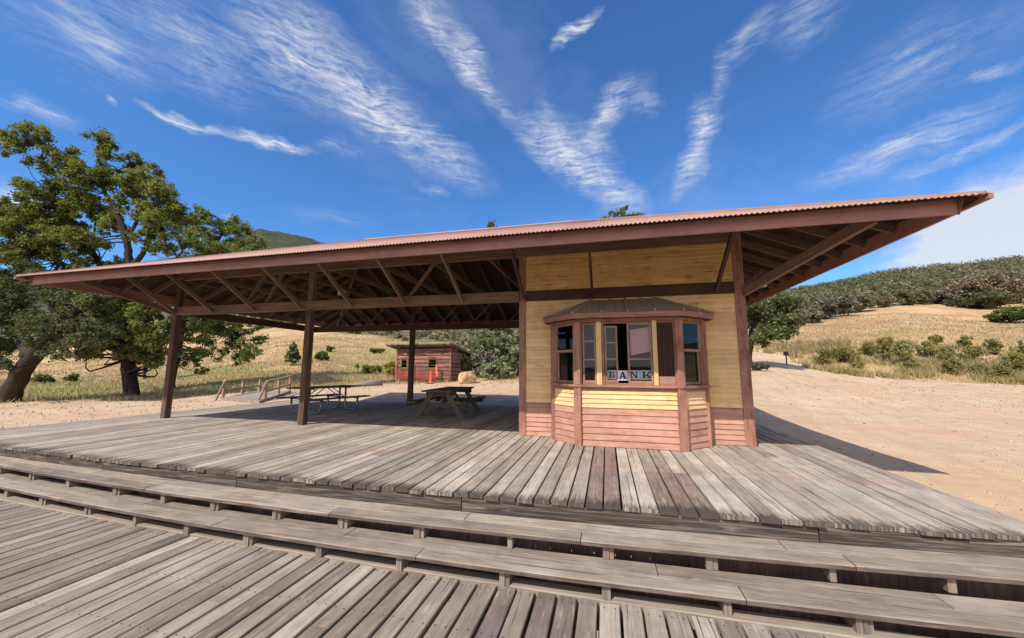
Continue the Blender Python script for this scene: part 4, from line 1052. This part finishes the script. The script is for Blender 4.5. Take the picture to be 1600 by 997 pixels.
d=34
tree('back_oak','tall oak whose crown just shows over the ridge above the office',
 [[(975,572,d,.4),(975,520,d,.34),(970,450,d,.26),(972,400,d,.15),(970,350,d,.06)],[(975,500,d,.2),(1020,440,d,.12),(1040,400,d,.06)],[(970,480,d,.2),(920,430,d,.1),(910,400,d,.06)]],
 [(955,336,d,.6),(972,333,d,.75),(990,337,d,.6),(1000,340,d,.45),(945,340,d,.4),(970,370,d,2),(930,400,d,2),(1010,400,d,2),(970,430,d,2.2),(900,420,d,1.6),(1040,420,d,1.6)],
 M['oakleaf'],leaf=.14,per=90,cl=.6,dens=.9)
d=36
tree('poplar_tree','slender tree behind the shelter with only its tip above the roof',
 [[(778,574,d,.28),(776,520,d,.24),(774,460,d,.18),(772,400,d,.1),(771,362,d,.04)]],
 [(771,357,d,.35),(772,372,d,.6),(774,400,d,1.1),(775,430,d,1.4),(776,470,d,1.6),(778,510,d,1.7),(790,530,d,1.5),(765,535,d,1.4)],
 M['willow'],leaf=.15,per=110,cl=.6)
d=40
tree('leafless_snag','thin young tree standing in the dry grass behind the first post',[[(228,585,d,.14),(226,555,d,.11),(229,520,d,.07)]],[(226,520,d,1.0),(235,535,d,.8),(222,540,d,.7)],M['oakleaf'],leaf=.16,per=80,cl=.6)

def shrub(name,label,px,py,d,wpx,hpx,mat,leaf=.1,n=None,per=60,cat='shrub',group=None,squash=.8,spiky=False,tone=0.0,parts=True):
    """a bush standing on the ground where the sight line meets it"""
    p=P(px,py,d); z=gz(p[0],p[1]); w=wpx*d/F/2; h=hpx*d/F
    bx,by=p[0],p[1]
    n=n or max(6,int(14*max(1,w*h/.6)**.5))
    u=rng.normal(size=(n,3)); u/=np.linalg.norm(u,axis=1)[:,None]; u*=(rng.random(n)**.45)[:,None]
    c=np.stack([bx+u[:,0]*w*.8,by+u[:,1]*w*.8,z+h*.48+u[:,2]*h*.40],-1)
    if spiky: c[:,0]=bx+(c[:,0]-bx)*np.clip(1.15-(c[:,2]-z)/h,.08,1); c[:,1]=by+(c[:,1]-by)*np.clip(1.15-(c[:,2]-z)/h,.08,1)
    rad=rng.uniform(.2,.38,n)*min(w,h)*(1.0 if not spiky else .6)
    V,Fq,rn=leaf_cloud(c,rad,per,leaf,squash,.3,tone=tone)
    t=thing(name,label,cat,(float(bx),float(by),z),group)
    mb=MB()
    for k in range(min(n,9)):
        mb.tube([(bx+rng.normal()*.05*w,by+rng.normal()*.05*w,z-.05),(bx*.5+c[k,0]*.5,by*.5+c[k,1]*.5,z*.6+c[k,2]*.4),tuple(c[k])],[.03,.02,.01],5)
    mb.build('stems',M['bark'],t); np_mesh('foliage',V,Fq,mat,t,rn)
    return t
ORD=['first','second','third','fourth','fifth','sixth','seventh','eighth','ninth','tenth','eleventh','twelfth','thirteenth','fourteenth','fifteenth','sixteenth','seventeenth','eighteenth','nineteenth','twentieth']
# left meadow
shrub('shrub','bright green bush in the dry grass beyond the leaning oak trunk',70,585,34,34,16,M['bright'],.12)
shrub('shrub','smaller pale green bush beyond the leaning oak, nearer the tall oak trunk',114,588,36,22,14,M['bright'],.12)
shrub('pine_sapling','small dark conifer sapling alone on the dry slope left of the second post',456,572,46,38,40,M['darkleaf'],.15,n=60,per=50,cat='sapling',spiky=True,tone=.3)
shrub('shrub','low green bush on the dry slope just right of the second post',503,563,50,26,16,M['bright'],.16)
shrub('shrub','faint low green bush on the slope left of the conifer sapling',315,578,42,22,13,M['bright'],.13,tone=-.1)
shrub('shrub','spreading low green bush high on the slope between the second and third posts',588,552,62,36,8,M['bright'],.2)
shrub('shrub','small dark round bush to the right of the low green bush past the second post',516,549,60,14,10,M['bright'],.18,tone=-.2)
shrub('mustard_bush','yellow flowering mustard bush behind the left end of the log shed',618,584,34,44,30,M['mustard'],.09,n=30,per=80)
shrub('mustard_bush','pale yellow mustard patch in the grass to the left of the log shed',575,590,36,50,16,M['mustard'],.1,n=24,per=60,tone=-.2)
# thicket beside the shed
for i,(px,py,d,w,h,m,lb,tn) in enumerate([(738,590,31,46,66,'willow','tall grey green willow shrub just right of the log shed roof',0),
   (762,592,30,60,50,'greyscrub','brownish twiggy shrub behind the boulder in the thicket',.1),
   (790,592,30,50,80,'willow','tallest leafy willow shrub against the left edge of the office',.05),
   (812,590,29,46,70,'willow','willow shrub half hidden behind the office corner post',-.05),
   (775,596,28.5,60,30,'willow','low green willow shrub at the front of the thicket by the office',.1),
   (715,575,40,46,40,'bright','dark green bush behind the roof of the log shed',-.15)]):
    shrub('willow_shrub' if m!='greyscrub' else 'twiggy_shrub',lb,px,py,d,w,h,M[m],.13,n=44,per=80,tone=tn)
# right bank bushes
bank=[(1287,572,37,26,30),(1312,566,38,34,30),(1335,570,37,26,34),(1358,560,40,30,24),(1382,566,38,24,40),(1412,570,36,34,52),(1424,583,34.5,24,22),(1452,562,38,32,30),(1480,572,36,24,30),(1488,585,33,32,34),(1520,566,36,40,26),(1555,560,37,26,30),(1562,592,30,34,28),(1585,586,31,36,44),(1600,570,34,30,40),(1535,588,32,30,18),(1340,578,36,24,14),(1510,545,40,26,22),(1385,548,43,24,18),(1465,548,42,20,18)]
bank.sort()
for i,(px,py,d,w,h) in enumerate(bank):
    shrub('bank_shrub',f'yellow green weedy shrub on the dry bank, {ORD[i]} from the left along it',px,py,d,w,h,M['bankbush'],.075,n=int(20+w*.5),per=60,group='weedy shrubs on the dry bank',squash=1.1,tone=rng.uniform(-.15,.15))
shrub('shrub','dark green glossy bush in the meadow at the right edge',1578,508,62,66,26,M['bright'],.2,n=50,per=90,tone=-.15)
shrub('big_shrub','large domed shrub with brownish flowering top at the top of the right meadow',1540,482,92,100,56,M['browntop'],.3,n=110,per=120,tone=0)
shrub('big_shrub','dark green lower bush in front of the large domed brownish shrub',1528,483,90,84,28,M['darkleaf'],.28,n=70,per=110,tone=.1)
shrub('big_shrub','grey twiggy shrub leaning left of the large domed brownish shrub',1495,476,95,36,34,M['greyscrub'],.28,n=40,per=100,tone=.1)
row=[(1245,495,72,40,34,'scrub'),(1268,488,76,36,30,'scrub'),(1290,489,80,44,36,'greyscrub'),(1318,486,84,52,40,'greyscrub'),(1345,480,88,46,32,'scrub'),(1372,476,92,48,30,'scrub'),(1402,474,95,44,30,'scrub'),(1418,472,96,30,22,'bright'),(1436,470,98,44,26,'scrub'),(1466,467,100,44,24,'greyscrub'),(1590,468,100,44,30,'scrub')]
for i,(px,py,d,w,h,m) in enumerate(row):
    shrub('chaparral_shrub',f'{"grey" if m=="greyscrub" else "bright olive" if m=="bright" else "dark olive"} chaparral shrub edging the top of the right meadow, {ORD[i]} from the left',px,py+2,d,w,h,M[m],.26,n=40,per=90,group='chaparral shrubs edging the right meadow',tone=rng.uniform(-.1,.15))
shrub('shrub','dark low shrub in the shade at the foot of the round oak beside the path',1180,571,31,44,12,M['darkleaf'],.09,n=24,per=60)

# far scrub covering the hills as one mass
def scatter_scrub(n,az0,az1,r0,r1,rad,leafs,per,seed,density):
    rs=np.random.default_rng(seed); az=rs.uniform(az0,az1,n); r=np.sqrt(rs.uniform(r0*r0,r1*r1,n))
    x=CAM[0]+r*np.sin(az); y=CAM[1]+r*np.cos(az); rr,rd,rsd=dirt_dist(x,y)
    keep=((rr-rsd)/rsd+(fbm(x/14,y/14,4,31)-.47)*.5>.0)&(fbm(x/22,y/22,3,77)>density*rs.random(n)); x,y,rr=x[keep],y[keep],rr[keep]
    z=height(x,y); rad_=rad*(.35+1.5*rs.random(len(x))**2.2)
    c=np.stack([x,y,z+rad_*.45],-1); return leaf_cloud(c,rad_,per,leafs,.75,.45,rs,ctw=.86)
parts=[scatter_scrub(6500,.02,.80,70,420,3.0,.55,90,11,.72),scatter_scrub(2600,-.95,.05,60,330,2.2,.5,60,12,.6),scatter_scrub(2500,.02,.8,70,150,1.7,.36,80,13,.75)]
V=np.concatenate([p[0] for p in parts]); Fq=np.arange(len(V)).reshape(-1,4); rn=np.concatenate([p[2] for p in parts])
sc=np_mesh('hillside_scrub',V,Fq,M['scrub'],None,rn); sc['kind']='stuff'

# grass and weeds
def blades(n,az0,az1,r0,r1,h,w,seed,mask,clump=0):
    rs=np.random.default_rng(seed); az=rs.uniform(az0,az1,n); r=np.exp(rs.uniform(math.log(r0),math.log(r1),n))
    x=CAM[0]+r*np.sin(az); y=CAM[1]+r*np.cos(az)
    if clump:
        k=rs.integers(0,max(1,n//clump),n); x=x[k]+rs.normal(size=n)*.12; y=y[k]+rs.normal(size=n)*.12
    rr,rd,rsd=dirt_dist(x,y); e=(fbm(x/2.5,y/2.5,4,21)-.47)*.16
    keep=mask(x,y,rr,rd,rsd,e,rs); x,y,rr=x[keep],y[keep],rr[keep]; m=len(x)
    z=height(x,y)-.02; hh=h*(.5+rs.random(m))*(.7+.6*fbm(x/3,y/3,3,8)); ww=w*(.6+.8*rs.random(m))*np.clip(rr/30,.6,3); a=rs.uniform(0,6.28,m)
    lean=rs.normal(size=(m,2))*.35*hh[:,None]
    b0=np.stack([x-np.cos(a)*ww,y-np.sin(a)*ww,z],-1); b1=np.stack([x+np.cos(a)*ww,y+np.sin(a)*ww,z],-1); t=np.stack([x+lean[:,0],y+lean[:,1],z+hh],-1)
    V=np.stack([b0,b1,t],1).reshape(-1,3); pat=smooth(.42,.62,fbm(x/11,y/7,4,41))*(rr<75)
    r_=np.clip(rs.random(m)*.72+.28*pat*rs.random(m)*1.2,0,1); return V,r_
inside=lambda x,y:(x>-14.6)&(x<4.5)&(y>-12)&(y<6.8)
g=lambda x,y,rr,rd,rsd,e,rs:((rr-rd)/rd+e>rs.uniform(-.03,.10,len(x)))&((rr-rsd)/rsd<.1)&~inside(x,y)
V1,r1=blades(120000,-1.2,-.12,18,110,.22,.02,31,g); V2,r2=blades(110000,.05,.78,24,110,.20,.022,32,g)
V=np.concatenate([V1,V2]); o=np_mesh('dry_grass',V,np.arange(len(V)).reshape(-1,3),M['drygrass'],None,np.concatenate([r1,r2])); o['kind']='stuff'
g2=lambda x,y,rr,rd,rsd,e,rs:((rr-rd)/rd+e>-.45)&((rr-rd)/rd+e<.12)&(rs.random(len(x))<np.clip(.25+((rr-rd)/rd+.4)*1.6,.0,1)*1.0)&~inside(x,y)
V1,r1=blades(16000,-1.2,-.12,12,60,.09,.016,33,g2,7); V2,r2=blades(18000,.04,.78,12,60,.08,.016,34,g2,7)
V=np.concatenate([V1,V2]); o=np_mesh('dirt_weeds',V,np.arange(len(V)).reshape(-1,3),M['weeds'],None,np.concatenate([r1,r2])); o['kind']='stuff'

g3_=lambda x,y,rr,rd,rsd,e,rs:((rr-rd)/rd+e>-.02)&((x*FWD[0]+(y-CAM[1])*FWD[1])<50)&(fbm(x/2.2,y/2.2,3,51)>.36+.25*rs.random(len(x)))
V1,r1=blades(190000,.19,.78,24,62,.62,.028,35,g3_,11)
o=np_mesh('bank_weeds',V1,np.arange(len(V1)).reshape(-1,3),M['bankweed'],None,r1); o['kind']='stuff'
def pebbles(n,az0,az1,r0,r1,seed):
    rs=np.random.default_rng(seed); az=rs.uniform(az0,az1,n); r=np.exp(rs.uniform(math.log(r0),math.log(r1),n))
    k=rs.integers(0,n//4,n); x=CAM[0]+r*np.sin(az); y=CAM[1]+r*np.cos(az); x=np.where(rs.random(n)<.5,x[k]+rs.normal(size=n)*.5,x); y=np.where(rs.random(n)<.5,y[k]+rs.normal(size=n)*.5,y)
    rr,rd,_=dirt_dist(x,y); keep=(rr<rd*1.05)&~inside(x,y); x,y=x[keep],y[keep]; m=len(x); z=height(x,y)
    s=(.012+.03*rs.random(m)**3)*np.clip(np.hypot(x,y+8.5)/12,1,2.2); D=np.array([[1,0,0],[0,1,0],[-1,0,0],[0,-1,0],[0,0,.7],[0,0,-.3]])
    V=np.stack([x,y,z],-1)[:,None,:]+D[None]*s[:,None,None]*rs.uniform(.6,1.4,(m,6,1)); T3=np.array([[0,1,4],[1,2,4],[2,3,4],[3,0,4],[1,0,5],[2,1,5],[3,2,5],[0,3,5]])
    Fq=(np.arange(m)[:,None,None]*6+T3[None]).reshape(-1,3); return V.reshape(-1,3),Fq
V1,F1=pebbles(3000,-1.25,-.15,9,40,61); V2,F2=pebbles(3500,.05,.9,9,40,62)
o=np_mesh('gravel',np.concatenate([V1,V2]),np.concatenate([F1,F2+len(V1)]),M['rock']); o['kind']='stuff'
# ------------------------------------------------------------------ sky, sun, camera
SUN=Vector((-1.68,-3.72,4.18)).normalized()    # towards the sun
sun_el=math.asin(SUN.z); sun_az=math.atan2(SUN.x,SUN.y)
W=bpy.data.worlds.new('World'); S.world=W; W.use_nodes=True; T=NT('w',W)
sky=T.n('ShaderNodeTexSky',sky_type='NISHITA'); sky.sun_disc=False; sky.sun_elevation=sun_el; sky.sun_rotation=sun_az
sky.air_density=1.0; sky.dust_density=.3; sky.ozone_density=2.2; sky.altitude=300
dirn=T.n('ShaderNodeTexCoord').outputs['Generated']; sep=T.n('ShaderNodeSeparateXYZ'); T.set(sep.inputs[0],dirn)
el=T.math('MULTIPLY',T.math('ARCSINE',sep.outputs[2]),57.2958); azn=T.math('MULTIPLY',T.math('ARCTAN2',sep.outputs[0],sep.outputs[1]),57.2958)
hs=T.math('MULTIPLY',azn,T.math('COSINE',T.math('DIVIDE',el,57.2958)))
cmb=T.n('ShaderNodeCombineXYZ'); T.set(cmb.inputs[0],hs); T.set(cmb.inputs[1],el)
wn=T.n('ShaderNodeTexNoise'); T.set(wn.inputs['Vector'],cmb.outputs[0]); wn.inputs['Scale'].default_value=.16; wn.inputs['Detail'].default_value=5; wn.inputs['Roughness'].default_value=.6
wv=T.n('ShaderNodeVectorMath',operation='MULTIPLY_ADD'); T.set(wv.inputs[0],wn.outputs['Color']); wv.inputs[1].default_value=(5,5,0); wv.inputs[2].default_value=(-2.5,-2.5,0)
ad=T.n('ShaderNodeVectorMath',operation='ADD'); T.set(ad.inputs[0],cmb.outputs[0]); T.set(ad.inputs[1],wv.outputs[0]); UVW=ad.outputs[0]
wf=T.n('ShaderNodeVectorMath',operation='MULTIPLY_ADD'); T.set(wf.inputs[0],wn.outputs['Color']); wf.inputs[1].default_value=(2.2,2.2,0); T.set(wf.inputs[2],cmb.outputs[0]); UVF=wf.outputs[0]
def sph(px,py):
    d=ray(px,py); d=d/np.linalg.norm(d); e=math.asin(d[2]); a=math.atan2(d[0],d[1]); return math.degrees(a)*math.cos(e),math.degrees(e)
strokes=[((330,10),(560,150),62,.62),((500,110),(770,290),40,.60),((215,165),(350,205),8,.75),((330,198),(500,242),11,.95),
 ((650,10),(800,190),20,.65),((700,30),(770,120),16,.5),((780,170),(1015,335),34,.78),((860,82),(945,5),9,.85),
 ((1105,140),(1095,240),26,.7),((1105,200),(1060,310),22,.62),((1128,60),(1130,160),12,.35),((1130,90),(1220,5),24,.42),
 ((915,195),(1020,125),26,.45),((880,180),(970,260),24,.35),((1255,295),(1600,150),26,.5),((1390,285),(1620,190),14,.4),((1280,170),(1620,10),60,.22),((1500,130),(1620,90),10,.5),
 ((1400,430),(1760,270),84,1.3),((1330,415),(1500,390),20,.4),((0,160),(130,188),14,.42),((-60,270),(60,380),50,.75),((40,0),(260,120),34,.3),((0,60),(250,30),60,.2),((160,148),(190,166),6,.45),
 ((420,20),(560,60),30,.3),((640,285),(700,300),8,.25),((600,340),(420,330),16,.12),((570,240),(480,225),10,.2),((350,325),(365,345),10,.5),((930,330),(1010,300),30,.3),((1000,150),(1030,190),20,.35),((470,60),(640,200),70,.4),((180,20),(420,120),60,.3),((620,-20),(720,60),40,.35),((1200,60),(1340,-20),40,.25),((980,120),(900,250),20,.4),((840,150),(900,260),20,.45)]
dens=None; NZ={}
for i,(a,b,w,s) in enumerate(strokes):
    A,B=sph(*a),sph(*b); cx,cy_=(A[0]+B[0])/2,(A[1]+B[1])/2; dx_,dy_=B[0]-A[0],B[1]-A[1]; L=math.hypot(dx_,dy_); ang=math.atan2(dy_,dx_)
    wd=w*57.3/F*.85/(1+((cx)/57.3+.25)**2*.4)
    loc=T.mapping(UVW,(L/2*1.15,wd*1.25,1),(cx,cy_,0),(0,0,ang),'TEXTURE')
    ln=T.n('ShaderNodeVectorMath',operation='LENGTH'); T.set(ln.inputs[0],loc)
    fall=T.math('POWER',T.maprange(ln.outputs['Value'],1.0,.0,0,1),1.25)
    bk=int(round(ang/(math.pi/5)))%5
    if bk not in NZ:
        na_=T.noise(T.mapping(UVF,(.22,1.5,1),(bk*7.3,bk*3.1,0),(0,0,-bk*math.pi/5)),1.0,8,.62,.9)
        nb_=T.noise(T.mapping(UVF,(.6,.95,1),(bk*3.3,bk*5.1,0),(0,0,-bk*math.pi/5+.5)),1.0,8,.64,.6)
        NZ[bk]=T.math('ADD',T.math('MULTIPLY',na_,.65),T.math('MULTIPLY',nb_,.35))
    nz=NZ[bk]
    q=T.math('MULTIPLY',T.math('MULTIPLY',fall,s*2.6),T.math('POWER',T.maprange(nz,.34 if s<1 else .05,.70 if s<1 else .6),1.35))
    dens=q if dens is None else T.math('ADD',dens,q)
veil=T.math('MULTIPLY',T.maprange(T.noise(T.mapping(cmb.outputs[0],(.035,.06,1),(3,1,0),(0,0,.4)),1.0,6,.62,.4),.5,.75),.14)
dens=T.math('MINIMUM',T.math('ADD',dens,veil),.88)
skyc=T.mix(1.0,sky.outputs[0],(.33,.585,.86,1),'MULTIPLY')
# bright cloud bank added in the unseen sky behind, as fill for the shaded front
fill_bank=T.math('MULTIPLY',T.maprange(sep.outputs[1],-.12,-.55,0,.85),T.maprange(T.noise(T.mapping(dirn,(2,2,3)),1.5,5,.6),.25,.6,.5,1))
dens=T.math('MAXIMUM',dens,fill_bank)
cl=T.mix(T.math('MINIMUM',dens,.92),T.mix(0,skyc,skyc),T.mix(fill_bank,(3.5,3.65,4.0,1),(8.2,7.9,7.5,1)))
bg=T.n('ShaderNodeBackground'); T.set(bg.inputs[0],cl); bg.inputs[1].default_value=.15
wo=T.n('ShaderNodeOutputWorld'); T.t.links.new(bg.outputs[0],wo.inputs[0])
sl=bpy.data.lights.new('sun','SUN'); sl.energy=3.7; sl.angle=math.radians(.53); sl.color=(1,.935,.83)
so=bpy.data.objects.new('sun',sl); COL.objects.link(so); so.rotation_euler=(-SUN).to_track_quat('-Z','Y').to_euler(); so.location=(-10,-20,30)
cd=bpy.data.cameras.new('camera'); cam=bpy.data.objects.new('camera',cd); COL.objects.link(cam); S.camera=cam
cd.sensor_width=36; cd.sensor_fit='HORIZONTAL'; cd.lens=F/1600*36; cd.clip_start=.05; cd.clip_end=6000
m=Matrix((tuple(RT),tuple(UPV),tuple(-FWD))).transposed().to_4x4(); m.translation=Vector(CAM); cam.matrix_world=m
S.render.resolution_x=1024; S.render.resolution_y=638
S.view_settings.view_transform='Standard'; S.view_settings.look='None'; S.view_settings.gamma=1; S.view_settings.exposure=0.56; S.view_settings.use_curve_mapping=False
S.cycles.max_bounces=5; S.cycles.diffuse_bounces=3; S.cycles.glossy_bounces=2; S.cycles.transmission_bounces=3; S.cycles.transparent_max_bounces=8
